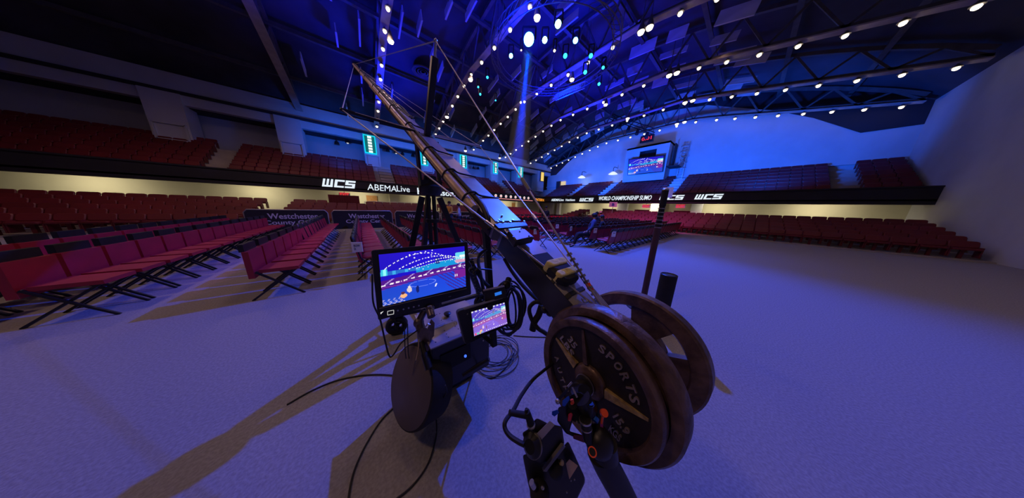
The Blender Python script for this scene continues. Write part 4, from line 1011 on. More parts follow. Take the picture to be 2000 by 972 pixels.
# yoke, tripod with three legs and dolly wheels
FP = bp(SF); TB = V((FP.x + .02, FP.y + .02, 0))
def tz(z, dx=0, dy=0): return V((TB.x + dx, TB.y + dy, z))
q = MB()
for sx in (-.10, .10): q.bar(FP + BS * sx + BU * .03, V((TB.x + sx, TB.y, 1.72)), .02, .09, (0, 1, 0))
q.cyl(FP - BS * .12, FP + BS * .12, .02, n=10); q.build('yoke', M_black, crane, bevel=.003)
MB().lathe([(.09, 0), (.115, .03), (.12, .09), (.07, .12), (.06, .2)], tz(1.60), (0, 0, 1), 20).box(tz(1.72), (.22, .12, .06)).build('swivel_head', M_black, crane, smooth=True)
q = MB()
for dx in (-.03, .028): q.cyl(tz(.55, dx), tz(1.62, dx), .022, n=12)
q.cyl(tz(1.30), tz(1.34), .07, n=16).cyl(tz(.62), tz(.66), .07, n=16); q.build('center_column', M_black, crane, smooth=True)
wheelpts = [onz(775, 634, .11), V((TB.x + .62, TB.y - .02, .11)), V((TB.x - .05, TB.y + .68, .11))]
for i, wp in enumerate(wheelpts):
    top_ = tz(1.58) + (V((wp.x, wp.y, 1.58)) - tz(1.58)).normalized() * .09
    q = MB().bar(top_, V((wp.x, wp.y, .30)).lerp(tz(.30), .08), .05, .06).bar(top_.lerp(V((wp.x, wp.y, .3)), .45), V((wp.x, wp.y, .28)).lerp(tz(.28), .05), .035, .08)
    lg = q.build('leg', M_black, crane, bevel=.003)
    MB().cyl(tz(.64), top_.lerp(V((wp.x, wp.y, .30)), .62), .012, n=8).build('strut', M_black, crane)
    rad_ = (V((wp.x, wp.y, 0)) - V((TB.x, TB.y, 0))).normalized(); ax_ = rad_.cross(V((0, 0, 1)))
    MB().bar(tz(.24), V((wp.x, wp.y, .24)), .05, .04).build('dolly_arm', M_black, crane)
    if i == 0: ax_ = V((EYE.x - wp.x - .35, EYE.y - wp.y, 0)).normalized()
    wh = MB().lathe([(.062, -.03), (.085, -.045), (.105, -.04), (.112, -.02), (.112, .02), (.105, .04), (.085, .045), (.062, .03), (.062, -.03)], wp, ax_, 28, False).build('wheel', M_rubber, crane, smooth=True)
    hb_ = MB().lathe([(.02, .052), (.03, .04), (.03, -.04), (.02, -.052)], wp, ax_, 16)
    R3_ = frame(ax_)
    hb_.sector(wp, R3_, .055, .064, -.03, .03)
    for k_ in range(4):
        d_ = R3_[0] * math.cos(k_ * PI / 2 + .4) + R3_[1] * math.sin(k_ * PI / 2 + .4); hb_.bar(wp + d_ * .02, wp + d_ * .06, .02, .02, ax_)
    hb_.build('hub', M_black, wh)
    MB().bar(wp + ax_ * .06, V((wp.x, wp.y, .26)) + ax_ * .06, .03, .008, rad_).bar(wp - ax_ * .06, V((wp.x, wp.y, .26)) - ax_ * .06, .03, .008, rad_).box((wp.x, wp.y, .25), (.12, .12, .03)).build('wheel_fork', M_black, crane)
MB().cyl(tz(.2), tz(.56), .05, n=16).build('dolly_post', M_black, crane)

# ------------------------------------------------------------------ counterweight plates on the crane's axle
axle0 = PC + NA * .035
axl = MB().cyl(PC + NA * .03, PC - NA * .42, .0125, n=16).build('axle', M_silver, crane, smooth=True)
def pp(r, a, z=0): return PC + (PR * math.cos(a) + PU * math.sin(a)) * r + NA * z
e = empty('weight_plate', PC - NA * .017, 'front 35 pound rusty cast iron weight plate with raised lettering', 'weight plate')
MB().lathe([(.172, -.036), (.186, -.034), (.190, -.027), (.190, -.006), (.186, .0), (.172, .0), (.164, -.004), (.160, -.014), (.160, -.03)], PC, NA, 72).build('rim', M_rust, e, smooth=True)
MB().sector(PC, FR, .014, .165, -.030, -.014, n=72).build('web_disc', M_dish, e)
MB().lathe([(.016, -.034), (.052, -.034), (.052, -.010), (.046, -.002), (.036, .002), (.016, .002)], PC, NA, 40).build('hub', M_rust, e, smooth=True)
def ang(px, py): d = onplane(px, py, PC, NA) - PC; return math.atan2(d.dot(PU), d.dot(PR)), d.length
q_ = [ang(1110, 700)[0], ang(1136, 668)[0], ang(1235, 808)[0]]
for i, a in enumerate((q_[0], q_[1], q_[2], q_[1] + PI)):
    t1, t2 = PR * math.cos(a) + PU * math.sin(a), -PR * math.sin(a) + PU * math.cos(a)
    f0 = .013 if i in (0, 2) else .008
    vs = [PC + t1 * .052 + t2 * f0 - NA * .002, PC + t1 * .052 - t2 * f0 - NA * .002, PC + t1 * .155 - t2 * .004 - NA * .012, PC + t1 * .155 + t2 * .004 - NA * .012]
    MB().slab(vs, -NA * .014).build('rib', M_gold if i in (0, 2) else M_rust, e, bevel=.001)
def ring_text(mb, s, r, a0, da, h, inward=False, z=-.0135):
    for i, ch in enumerate(s):
        if ch == ' ': continue
        a = a0 - da * i; up = PR * math.cos(a) + PU * math.sin(a); rt = up.cross(NA)
        rt = NA.cross(up) * -1
        add_text(mb, ch, PC + up * r - rt * h * .38 + NA * z, rt, up, h * .76 if ch != 'I' else h * .3, h, bold=.02, depth=.0035)
    return mb
aS = ang(1172, 684)[0]; aE = ang(1243, 788)[0]; rS = ang(1206, 722)[1]
aA = ang(1104, 762)[0]; aB = ang(1094, 706)[0]
q = ring_text(MB(), 'SPORTS', rS - .012, aS, (aS - aE) / 5, .024)
o = q.build('lettering', M_letter, e)
a1_, a2_ = ang(1091, 700)[0] % (2 * PI), ang(1107, 762)[0] % (2 * PI)
q = MB(); r_ = ang(1092, 705)[1]
# AUTH reads around the other half, letters standing outward like SPORTS
for i, ch in enumerate('AUTH'):
    px, py = ((1089, 700), (1094, 722), (1099, 741), (1106, 758))[i]
    c_ = onplane(px, py, PC - NA * .0135, NA); up = ((onplane(1100, 700, PC, NA) - onplane(1080, 706, PC, NA))).normalized(); up = (up - NA * up.dot(NA)).normalized(); rt = NA.cross(up) * -1
    add_text(q, ch, c_ - rt * .009 - up * .010, rt, up, .018, .020, bold=.02, depth=.0035)
q.build('lettering', M_letter, e)
def flat_text(body, c0, c1, h, nm='lettering'):      # baseline between two picture points on the plate
    a = onplane(*c0, PC - NA * .0135, NA); b = onplane(*c1, PC - NA * .0135, NA); rt = (b - a).normalized(); up = NA.cross(rt)
    add_text(MB(), body, a, rt, up, (b - a).length, h, bold=.02, depth=.0035).build(nm, M_letter, e)
flat_text('35', (1109, 662), (1122, 681), .024); flat_text('LBS', (1094, 660), (1117, 696), .022)
flat_text('15.9', (1197, 812), (1222, 848), .024); flat_text('KGS', (1189, 838), (1210, 862), .024)
e = empty('weight_plate', PC - NA * .065, 'larger plain rusty plate directly behind the lettered one', 'weight plate')
MB().lathe([(.02, -.095), (.185, -.095), (.212, -.092), (.220, -.085), (.220, -.050), (.214, -.042), (.19, -.040), (.185, -.048), (.02, -.048)], PC, NA, 80).build('disc', M_rust, e, smooth=True)
for nm, z0_, z1_, lb in (('weight_plate', -.275, -.330, 'far rusty slotted plate on the other side of the boom'),):
    e = empty(nm, PC + NA * (z0_ + z1_) / 2, lb, 'weight plate')
    MB().lathe([(.178, z1_), (.216, z1_ + .003), (.222, z1_ + .01), (.222, z0_ - .01), (.216, z0_ - .003), (.178, z0_), (.172, z0_ - .008), (.172, z1_ + .008), (.178, z1_)], PC, NA, 72, False).build('rim', M_rust, e, smooth=True)
    MB().sector(PC, FR, .014, .062, z1_, z0_, n=40).build('hub', M_rust, e)
    MB().sector(PC, FR, .058, .112, z1_ + .012, z0_ - .012, n=48).build('web_disc', M_rust, e)
    for k_ in range(4):
        c_ = .48 + 1.66 * (k_ + .5)
        MB().sector(PC, FR, .110, .176, z1_ + .012, z0_ - .012, c_ - .42, c_ + .42, 14).build('spoke', M_rust, e)
# collar and end nut on the axle in front of the plates
e = empty('axle_collar', PC + NA * .02, 'blue-sheened round steel collar on the axle in front of the lettered plate', 'collar')
MB().lathe([(.014, .003), (.026, .003), (.028, .012), (.026, .02), (.020, .022), (.021, .03), (.020, .042), (.014, .048), (.004, .05)], PC, NA, 28).build('collar', M_boomside, e, smooth=True)
MB().sector(PC, FR, .0262, .0292, .010, .014, n=36).build('edge_ring', M_silver, e)

# yellow webbing strap roll resting on the boom
yc = onplane(1097, 531, bp(0, 0, .088), BU)
e = empty('strap_roll', yc, 'rolled yellow and black webbing strap lying on the crane boom', 'strap')
q = MB().rbox(yc, (.118, .125, .042), .035, BM, 4); q.build('bundle', M_matte, e, smooth=True)
for s_, wd_ in ((.040, .036), (-.018, .034)):
    q = MB(); c_ = yc + BD * s_ + BU * .004
    q.rbox(c_, (.119, wd_, .046), .014, BM, 3).build('webbing', M_yellow, e, smooth=True, bevel=.003)

# ------------------------------------------------------------------ operator station: post, box, two monitors
post = V((.617, .93, 0)); PT = bp(.68, 0, -.075)
st_ = empty('operator_station', (post.x - .2, post.y, .25), 'black equipment box and post of the operator station under the boom', 'equipment stand')
MB().bar((PT.x - .02, PT.y - .02, 1.36), (post.x, post.y, .56), .038, .038, (0, 1, 0)).build('post', M_matte, st_, bevel=.003)
MB().box((post.x - .01, post.y, .86), (.13, .09, .07)).cyl((post.x + .02, post.y - .06, .91), (post.x + .02, post.y + .02, .91), .035, n=16).cyl((post.x + .055, post.y - .04, .90), (post.x + .10, post.y - .05, 1.02), .010, n=8).build('clamp', M_black, st_, bevel=.003)
KS = 1.33  # box, drum, large monitor, mount and their cords scaled about the camera
def atk(px, py, d): return at(px, py, d * KS)
bx0, bx1, by0, by1, bz = .245, .665, 1.064, 1.50, .636
MB().box(((bx0 + bx1) / 2, (by0 + by1) / 2, bz - .19), (bx1 - bx0, by1 - by0, .365)).build('box_body', M_plastic, st_, bevel=.006)
lid = MB().box(((bx0 + bx1) / 2, (by0 + by1) / 2, bz - .004), (bx1 - bx0 + .01, by1 - by0 + .01, .010)).build('lid', M_boom, st_, bevel=.002)
q = MB(); random.seed(5)
for (px, py) in ((859, 612), (868, 634), (883, 626), (889, 637), (895, 642), (887, 632), (868, 645), (872, 652), (900, 649), (876, 658), (851, 668), (853, 614), (892, 630), (862, 625), (880, 612), (896, 616)):
    p = onz(px, py, bz + .0012); q.cyl(p, p + V((0, 0, .0015)), .004, n=8)
q.build('lid_holes', M_matte, lid)
p = onz(874, 617, bz)
MB().lathe([(.012, .0), (.012, .014), (.026, .018), (.028, .028), (.018, .034)], p, (0, 0, 1), 10).build('knob', M_black, lid, smooth=True)
q = MB()
for (xa, ya, xb, yb) in ((853, 636, 868, 630), (852, 642, 873, 632)): q.bar(onz(xa, ya, bz + .002), onz(xb, yb, bz + .002), .003, .002)
q.build('scratches', M_white, lid)
MB().cyl((.5, 1.38, .0), (.5, 1.38, .27), .05, n=16).box((.5, 1.38, .03), (.25, .22, .05)).build('base_column', M_black, st_, bevel=.003)
MB().bar((post.x, post.y, .60), (.60, 1.12, .60), .05, .05).build('base_bracket', M_black, st_, bevel=.004)
p = at(907, 700, .80)
MB().ball(atk(909, 695, .805), .008, 8).build('blue_led', E_blueled, st_)
q = MB()
for pt in (atk(944, 665, .80), atk(872, 668, .79)): q.ball(pt, .004, 6)
q.build('screw_heads', M_silver, st_)
MB().box((.40, 1.06, .49), (.21, .008, .13)).build('front_panel', M_matte, st_, bevel=.002)
MB().cyl(atk(955, 700, .86), atk(905, 732, .86), .014, n=10).build('grab_bar', M_black, st_, smooth=True)
# round dark drum fixed on the left of the box
DN = V((-.90, -.22, .38)).normalized(); DC = atk(800, 752, .90)
e = empty('weighted_drum', DC, 'dark round drum with a flat face leaning left below the large monitor', 'drum')
MB().lathe([(.205, -.17), (.236, -.15), (.246, -.025), (.241, -.005), (.232, .0), (.02, .0)], DC, DN, 56).build('drum_shell', M_matte, e, smooth=True)
MB().lathe([(.230, .0005), (.227, .003), (.01, .003)], DC, DN, 56).build('face_disc', mat('drum_face', (.12, .095, .09), .55, nscale=4, noise=.15), e, smooth=True)
q = MB().bar(DC - DN * .14 + V((.0, .0, .05)), V((bx0 + .03, 1.2, .45)), .09, .06); q.build('bracket', M_black, e, bevel=.003)
# large monitor
def K_(x, y, z): return V((x * KS, y * KS, 1.5 + (z - 1.5) * KS))   # large monitor corners scaled about the camera to a guessed size
LT, LR, RB, LB_ = K_(.016, 1.004, 1.295), K_(.473, 1.004, 1.293), K_(.466, .952, .979), K_(.006, .952, .981)
def monitor(nm, lb, TL, TR, BR, BL, sTL, sTR, sBR, sBL, depth, kind, nx, ny):
    cen = (TL + TR + BR + BL) / 4; e = empty(nm, cen, lb, 'monitor')
    nrm = (TR - TL).cross(TL - BL).normalized()
    if nrm.dot(EYE - cen) < 0: nrm = -nrm
    def pl(p): r_ = p - EYE; return EYE + r_ * ((cen - EYE).dot(nrm) / r_.dot(nrm))
    TL, TR, BR, BL = [pl(p) for p in (TL, TR, BR, BL)]
    rd = .012; cor = [TL, TR, BR, BL]; out = []
    for i in range(4):
        a, b, c = cor[i - 1], cor[i], cor[(i + 1) % 4]; u = (a - b).normalized() * rd; v = (c - b).normalized() * rd
        for k_ in range(5):
            t = k_ / 4 * PI / 2; out.append(b + u * (1 - math.sin(t)) + v * (1 - math.cos(t)))
    MB().slab(out, -nrm * depth).build('housing', M_plastic, e, bevel=.003)
    s4 = [pl(p) for p in (sTL, sTR, sBR, sBL)]
    c4 = sum(s4, V()) / 4; fr = MB()
    for i in range(4):
        a, b = s4[i], s4[(i + 1) % 4]; ao, bo = a + (a - c4).normalized() * .008, b + (b - c4).normalized() * .008
        fr.slab([a, b, bo, ao], nrm * .003)
    fr.build('inner_bezel', M_black, e)
    s4 = [p + nrm * .0012 for p in s4]
    screen(s4[0], s4[1], s4[2], s4[3], nx, ny, kind, e)
    return e, nrm, pl
def mp(px, py): return at(px, py, 1.0)
mo, mn, mpl = monitor('monitor', 'large black production monitor showing the blue arena', LT, LR, RB, LB_, mp(739.4, 497), mp(907, 480.4), mp(910, 559), mp(747.8, 598), .045, 'big', 150, 90)
p = mpl(mp(763, 610)); ux = V((1, 0, 0)); uy = (mpl(mp(763, 600)) - mpl(mp(763, 620))).normalized(); ux = (mpl(mp(783, 606)) - mpl(mp(743, 614))).normalized()
q = MB()
for a, b in (((-.016, -.012), (.016, -.012)), ((.016, -.012), (.016, .012)), ((.016, .012), (-.016, .012)), ((-.016, .012), (-.016, -.012))):
    q.bar(p + ux * a[0] + uy * a[1] + mn * .002, p + ux * b[0] + uy * b[1] + mn * .002, .0022, .002, mn)
q.build('button_outline', E_ui, mo)
q = MB()
for px, py in ((777, 606), (788, 603.5), (798, 601), (808, 599), (818, 596.5)): c_ = mpl(mp(px, py)); q.cyl(c_, c_ + mn * .004, .005, n=10)
q.build('buttons', M_silver, mo)
c_ = mpl(mp(746, 611)); MB().slab([c_ + uy * .01 + ux * .008, c_ - ux * .008 + uy * .004, c_ - ux * .006 - uy * .006], mn * .002).build('logo', E_ui, mo)
MB().bar(mpl(mp(741, 602)) + mn * .002, mpl(mp(911, 563)) + mn * .002, .003, .004, mn).build('bezel_line', M_tan, mo)
add_text(MB(), 'HD', mpl(mp(876, 580)) + mn * .0005, ux, uy, .02, .006, depth=.001).build('lettering', M_greyface, mo)
# mount under the large monitor
mm = empty('monitor_mount', (.31, 1.24, bz), 'worn steel double clamp mount between box lid and large monitor', 'mount')
q = MB().cyl(atk(826, 655, .93), atk(818, 628, .95), 0.0293, n=14).cyl(atk(818, 628, .95), atk(829, 606, .97), 0.0226, n=14).cyl(atk(838, 600, .97), atk(843, 618, .94), 0.0253, n=14).ball(atk(840, 603, .965), 0.0293, 12).ball(atk(818, 630, .95), 0.0346, 12)
q.build('clamp_arm', mat('worn_clamp', (.16, .13, .14), .35, .6, noise=.3, nscale=30), mm, smooth=True)
q = MB(); slabpx(q, [(822, 640), (834, 640), (842, 676), (836, 688), (829, 682), (818, 655)], .90 * KS, .065); q.build('clamp_plate', MATS['worn_clamp'], mm, bevel=.003)
q = MB(); slabpx(q, [(842, 622), (849, 630), (848, 655), (838, 668), (833, 645)], .89 * KS, .05); q.build('clamp_jaw', MATS['worn_clamp'], mm, bevel=.003)
MB().tube([atk(832, 637, .88), atk(835, 633, .875), atk(840, 634, .88)], .0053, 8).tube([atk(836, 599, .93), atk(842, 598, .93), atk(847, 606, .93)], .0053, 8).build('lever', M_silver, mm, smooth=True)
MB().cyl(atk(823, 668, .89), atk(831, 700, .85), 0.0160, n=10).cyl(atk(829, 690, .86), atk(838, 720, .83), 0.0213, n=10).build('drop_arm', M_black, mm, smooth=True)
# small monitor
mo2, mn2, mpl2 = monitor('monitor', 'small black field monitor with a white-rimmed arena picture, right of the large one', V((.236, .602, 1.119)), V((.455, .575, 1.128)), V((.449, .548, 1.010)), V((.250, .566, .990)), mp(920, 608.4), mp(985.4, 590), mp(990.6, 631.6), mp(925.7, 656), .03, 'small', 100, 60)
MB().bar(mpl2(mp(906, 603)) + mn2 * .001, mpl2(mp(981, 581)) + mn2 * .001, .006, .004, mn2).build('top_strip', M_greyface, mo2)
MB().ball(mpl2(mp(913, 613)), .003, 6).build('sensor', M_silver, mo2)
e = empty('monitor_bracket', at(960, 575, .80), 'black clamp bracket with blue display above the small monitor', 'bracket')
q = MB(); slabpx(q, [(944, 566), (985, 557), (990, 580), (948, 590)], .76, .05); q.build('receiver', M_plastic, e, bevel=.003)
q = MB(); slabpx(q, [(966, 572), (979, 568), (980, 574), (967, 578)], .758, .004); q.build('display', emis('blue_display', (.02, .18, .8), .9), e)
MB().cyl(at(944, 567, .757), at(985, 558, .757), .004, n=8).build('rail', M_silver, e)
MB().cyl(at(958, 590, .79), at(957, 600, .74), .012, n=10).cyl(at(985, 570, .84), at(994, 545, .9), .016, n=10).ball(at(989, 557, .84), .022, 10).build('arm', M_black, e, smooth=True)
# coiled spring cord and bent tubes behind the monitors
pts = [at(921 + 14 * t + 3.2 * math.cos(t * 70), 505 + 75 * t + 3.2 * math.sin(t * 70) * .3, .98 + .012 * math.sin(t * 70)) for t in [i / 150 for i in range(151)]]
MB().tube([at(921, 505, .98)] + pts + [at(936, 584, .98)], .0028, 5, False).build('coiled_cord', M_rubber, label='black coiled cord hanging right of the large monitor', cat='cable')
e = empty('handle_frame', at(935, 540, 1.05), 'black bent tube handle frame between large monitor and post', 'handle')
MB().tube([at(950, 487, 1.18), at(938, 496, 1.14), at(934, 510, 1.1), at(938, 532, 1.05), at(943, 560, 1.0), at(947, 575, .98)], .010, 8).build('bent_tube', M_black, e, smooth=True)
MB().tube([at(919, 508, 1.1), at(930, 528, 1.08), at(943, 548, 1.05), at(955, 560, 1.02)], .011, 8).tube([at(917, 523, 1.1), at(940, 525, 1.12), at(960, 527, 1.16)], .006, 8).build('cross_tube', M_black, e, smooth=True)
MB().ball(at(922, 527, 1.06), .02, 10).cyl(at(926, 535, 1.04), at(936, 525, 1.04), .014, n=10).build('joint', M_black, e, smooth=True)
# cable loops by the post and on the floor
random.seed(21)
def cable(pts, r, lb, m=M_rubber, grp=None, nm='cable'): return MB().tube(pts, r, 8).build(nm, m, label=lb, cat='cable', group=grp, smooth=True)
q = MB()
for k_ in range(9):
    c_ = at(997 + random.uniform(-8, 12), 603 + random.uniform(-8, 8), 1.02 + .02 * k_); rx, rz = random.uniform(.04, .10), random.uniform(.10, .165)
    q.tube([c_ + V((rx * math.cos(t), -.02 * math.cos(t) + .02 * math.sin(t), rz * math.sin(t))) for t in [2 * PI * i / 28 for i in range(29)]], .0062, 7, False)
q.build('cable_coil', M_rubber, label='thick black cable coil hanging from the post right of the small monitor', cat='cable', smooth=True)
q = MB(); fc = onz(972, 690, .01)
for k_ in range(6):
    c_ = fc + V((random.uniform(-.06, .06), random.uniform(-.06, .06), .004 * k_)); rr = random.uniform(.13, .21)
    q.tube([c_ + V((rr * math.cos(t) * 1.1, rr * math.sin(t), 0)) for t in [2 * PI * i / 32 for i in range(33)]], .004, 6, False)
q.build('cable_coil', M_rubber, label='thin dark cable coil lying on the floor under the small monitor', cat='cable', smooth=True)
F = lambda px, py, z=.006: onz(px, py, z)
cable([F(560, 790), F(610, 762), F(660, 742), F(715, 732), F(770, 733), F(830, 748)], .006, 'dark cable running left from the drum across the floor')
cable([F(800, 770), F(752, 812), F(722, 855), F(697, 905), F(684, 950), F(680, 1010), F(700, 1100)], .005, 'dark cable curving down from the drum to the bottom edge, left one')
cable([atk(850, 800, .95), F(853, 835), F(850, 862), F(836, 905), F(808, 945), F(768, 978), F(700, 1020)], .005, 'glossy cable curving from the drum to the bottom edge, right one', M_plastic)
cable([atk(952, 700, .85), F(925, 726), F(960, 738), F(990, 715), F(1003, 690)], .006, 'cable from the box looping on the floor coil')
cable([F(1003, 655), F(1030, 657), F(1075, 658), F(1120, 655)], .005, 'thin straight cable on the floor behind the lettered plate')
cable([atk(727, 535, .80), atk(729, 590, .80), atk(742, 622, .80), atk(752, 665, .82), atk(760, 694, .84), atk(768, 693, .85), atk(785, 668, .88), atk(816, 644, .92)], .0045, 'black cable hanging in a loop below the large monitor')
cable([atk(790, 640, .95), atk(791, 680, .93), atk(793, 700, .92)], .003, 'thin black cord hanging beside the mount, left one'); cable([atk(796, 632, .95), atk(797, 680, .93), atk(799, 700, .92)], .003, 'thin black cord hanging beside the mount, right one')
cable([atk(818, 662, .88), atk(817, 680, .87), atk(813, 700, .86), atk(812, 703, .86)], .003, 'short yellow cord hanging from the monitor mount over the drum', M_tan)
cable([at(985, 505, 1.05), at(1000, 530, 1.02), at(1020, 556, .98), at(1044, 580, .93), at(1058, 590, .9)], .010, 'thick black cable running from the post down to the boom rear')
cable([at(1062, 592, .86), at(1045, 590, .88), at(1034, 602, .88), at(1038, 622, .88), at(1050, 640, .86), at(1062, 648, .85), at(1072, 655, .84)], .010, 'black rubber hose looped under the boom by the plates')
cable([at(1058, 597, .88), at(1052, 615, .88), at(1044, 628, .88), at(1040, 645, .88)], .016, 'short padded black hose end hanging under the boom')
e = empty('boom_release_knob', at(1068, 606, .82), 'glossy black knob under the rear end of the boom', 'knob')
MB().ball(at(1064, 604, .82), .018, 12).ball(at(1074, 610, .82), .018, 12).build('knob', M_plastic, e, smooth=True); MB().cyl(at(1074, 606, .82), bp(-.02, -.03, -.07), .008, n=8).build('stem', M_black, e)
MB().tube([atk(870, 752, .80), atk(872, 765, .82), atk(862, 785, .88)], .004, 8).build('cable', M_rubber, label='short cable stub with brass plugs under the box', cat='cable')
q = MB(); 
for px, py in ((851, 751), (857, 772), (853, 777)): q.cyl(atk(px, py, .88), atk(px + 3, py - 4, .88), .006, n=8)
q.build('cable_plugs', M_gold, label='small brass cable plugs dangling below the drum', cat='plug')

# ------------------------------------------------------------------ remote control head clamped at the axle, nearest the camera
e = empty('remote_controller', at(1130, 840, .45), 'articulated black hand controller with red accents in front of the plates', 'controller')
D0 = .44
MB().cyl(at(1180, 885, .44), at(1178, 868, .44) + V((0, 0, .012)), .030, .028, 20).cyl(at(1178, 872, .44), at(1166, 842, .44), .026, .020, 20).build('ball_joint', M_plastic, e, smooth=True)
MB().ball(at(1170, 862, .435), .031, 20, (1, 1, 1.1)).build('joint_body', M_plastic, e, smooth=True)
b_ = at(1157, 882, .398); dn_ = (EYE - b_).normalized(); FQ = (dn_.cross(V((0, 0, 1))).normalized(), frame(dn_)[1], dn_)
MB().sector(b_ - dn_ * .004, FQ, .0065, .0088, 0, .003, n=28).build('logo_ring', M_orangepl, e)
MB().cyl(b_ - dn_ * .006, b_ - dn_ * .0015, .0066, n=20).build('logo_disc', M_matte, e)
at_ = MB().cyl(at(1143, 818, .43), at(1150, 858, .43), .0125, .0125, 20).build('arm_tube', M_black, e, smooth=True)
q = MB(); q.cyl(at(1143, 819, .43), at(1143.5, 822, .43), .0138, n=24).cyl(at(1145, 833, .43), at(1145.5, 835, .43), .0134, n=24); q.build('tube_ring', M_silver, at_, smooth=True)
MB().cyl(at(1152, 788, .44), at(1150, 812, .44), .010, .009, 16).cyl(at(1152, 786, .44), at(1152, 789, .44), .008, n=16).build('upper_tube', M_black, e, smooth=True)
q = MB(); slabpx(q, [(1112, 772), (1132, 764), (1150, 776), (1150, 815), (1140, 830), (1118, 822), (1106, 806)], .455, .045); q.build('body_block', M_matte, e, bevel=.004)
q = MB(); slabpx(q, [(1090, 795), (1112, 786), (1120, 815), (1112, 842), (1140, 850), (1150, 862), (1141, 862), (1105, 846), (1088, 822)], .46, .03); q.build('lower_block', M_plastic, e, bevel=.003)
q = MB(); slabpx(q, [(1120, 848), (1144, 850), (1146, 862), (1140, 864), (1119, 856)], .45, .01); q.build('red_plate', mat('dark_red', (.12, .004, .008), .5), e, bevel=.002)
q = MB(); slabpx(q, [(1110, 808), (1116, 805), (1119, 809), (1115, 823), (1109, 822)], .45, .008); q.build('red_tab', M_redplastic, e, bevel=.0015)
q = MB(); slabpx(q, [(1098, 782), (1111, 772), (1113, 780), (1103, 794), (1098, 792)], .448, .006); q.build('blue_tab', M_bluepl, e, bevel=.001)
q = MB(); slabpx(q, [(1078, 803), (1089, 799), (1092, 806), (1083, 813), (1078, 810)], .452, .01); q.build('blue_tab', M_bluepl, e, bevel=.001)
q = MB(); slabpx(q, [(1086, 780), (1108, 757), (1112, 760), (1090, 787), (1085, 787)], .445, .010); q.build('lever', M_black, e, bevel=.0015)
MB().ball(at(1089, 783, .444), .006, 10).build('lever_pivot', M_silver, e)
MB().cyl(at(1109, 755, .445), at(1117, 746, .445), .0022, n=8).build('lever_pin', M_silver, e)
q = MB(); slabpx(q, [(1116, 756), (1119, 755), (1129, 775), (1126, 777)], .447, .006); q.build('side_bar', M_greyface, e)
add_text(MB(), '3', at(1115, 790, .449), ray(1125, 786) - ray(1115, 790), ray(1115, 780) - ray(1117, 792), .009, .012, bold=.04, depth=.0015).build('digit', M_orangepl, e)
MB().cyl(at(1117, 787, .456), at(1118, 787, .452), .012, n=20).build('dial', M_matte, e)
MB().cyl(at(1178, 806, .44), at(1181, 806, .43), .008, n=16).build('lever_head', M_orangepl, e, smooth=True)
MB().cyl(at(1178, 810, .435), at(1175, 826, .437), .0028, n=8).build('lever_stem', M_orangepl, e)
q = MB(); slabpx(q, [(1172, 826), (1178, 826), (1178, 834), (1175, 842), (1172, 834)], .436, .004); q.build('lever_tip', mat('magenta_tip', (.45, .04, .25), .5), e)
MB().cyl(at(1164, 814, .44), at(1161, 822, .435), .008, n=12).build('blue_knob', M_bluepl, e, smooth=True)
MB().ball(at(1159, 811, .44), .0045, 8).ball(at(1127, 824, .44), .003, 8).ball(at(1154, 846, .425), .003, 8).build('screw', M_silver, e)
MB().cyl(at(1142, 765, .46), PC + NA * .05, .016, .018, 18).cyl(at(1135, 775, .455), at(1150, 800, .455), .022, n=16).build('axle_clamp', M_black, e, smooth=True)
MB().tube([at(1172, 880, .46), at(1185, 908, .465), at(1205, 945, .475), at(1225, 985, .49)], .032, 18).build('foam_grip', M_rubber, e, smooth=True)
g0 = at(1225, 985, .49); g1 = V((g0.x + .04, g0.y, .0)); MB().cyl(g0, g1, .024, n=14).lathe([(.16, 0), (.16, .012), (.03, .04)], (g1.x, g1.y, 0), (0, 0, 1), 28).build('support_leg', M_black, e, smooth=True)
# control box
e = empty('control_box', at(1080, 900, .42), 'black control box with grey plate and ratchet handle at the bottom edge', 'control box')
q = MB(); slabpx(q, [(1019, 845), (1030, 838), (1048, 815), (1070, 826), (1098, 832), (1103, 868), (1085, 900), (1052, 905), (1034, 885)], .405, .09); q.build('upper_case', M_plastic, e, bevel=.004)
q = MB(); slabpx(q, [(1042, 852), (1074, 821), (1084, 829), (1051, 866)], .398, .008); q.build('grey_plate', M_greyface, e, bevel=.001)
q = MB(); slabpx(q, [(1020, 888), (1034, 884), (1070, 905), (1110, 860), (1143, 932), (1143, 942), (1120, 990), (1042, 990), (1030, 940)], .43, .08); q.build('lower_case', M_plastic, e, bevel=.004)
c_ = at(1040, 868, .395); d_ = (at(1030, 875, .38) - c_).normalized()
rp_ = MB().lathe([(.012, -.01), (.020, -.008), (.021, .004), (.014, .010), (.012, .012)], c_, d_, 24).build('round_port', M_black, e, smooth=True)
MB().sector(c_, (frame(d_)[0], frame(d_)[1], d_), .0205, .0225, -.002, .002, n=30).build('port_ring', M_silver, rp_)
q = MB().bar(at(1063, 917, .40), at(1100, 868, .40), .006, .010); q.build('edge_bar', mat('edge_grey', (.14, .13, .12), .5), e)
q = MB(); slabpx(q, [(1105, 905), (1112, 896), (1129, 909), (1112, 936)], .415, .006); q.build('tan_card', M_cream, e, bevel=.0008)
MB().ball(at(1085, 915, .41), .017, 14).build('dark_knob', M_matte, e, smooth=True); MB().cyl(at(1094, 902, .41), at(1098, 903, .405), .005, n=10).build('brass_nut', M_gold, e)
MB().cyl(at(1038, 941, .40), at(1043, 950, .40), .006, n=12).ball(at(1060, 952, .40), .004, 8).ball(at(1052, 964, .40), .004, 8).build('connector', M_silver, e, smooth=True)
MB().ball(at(1054, 962, .41), .022, 14).build('connector_boss', M_matte, e, smooth=True)
q = MB()
for px, py in ((1115, 938), (1122, 936), (1107, 961), (1089, 932)): q.ball(at(px, py, .416), .0018, 6)
q.build('screws', M_silver, e)
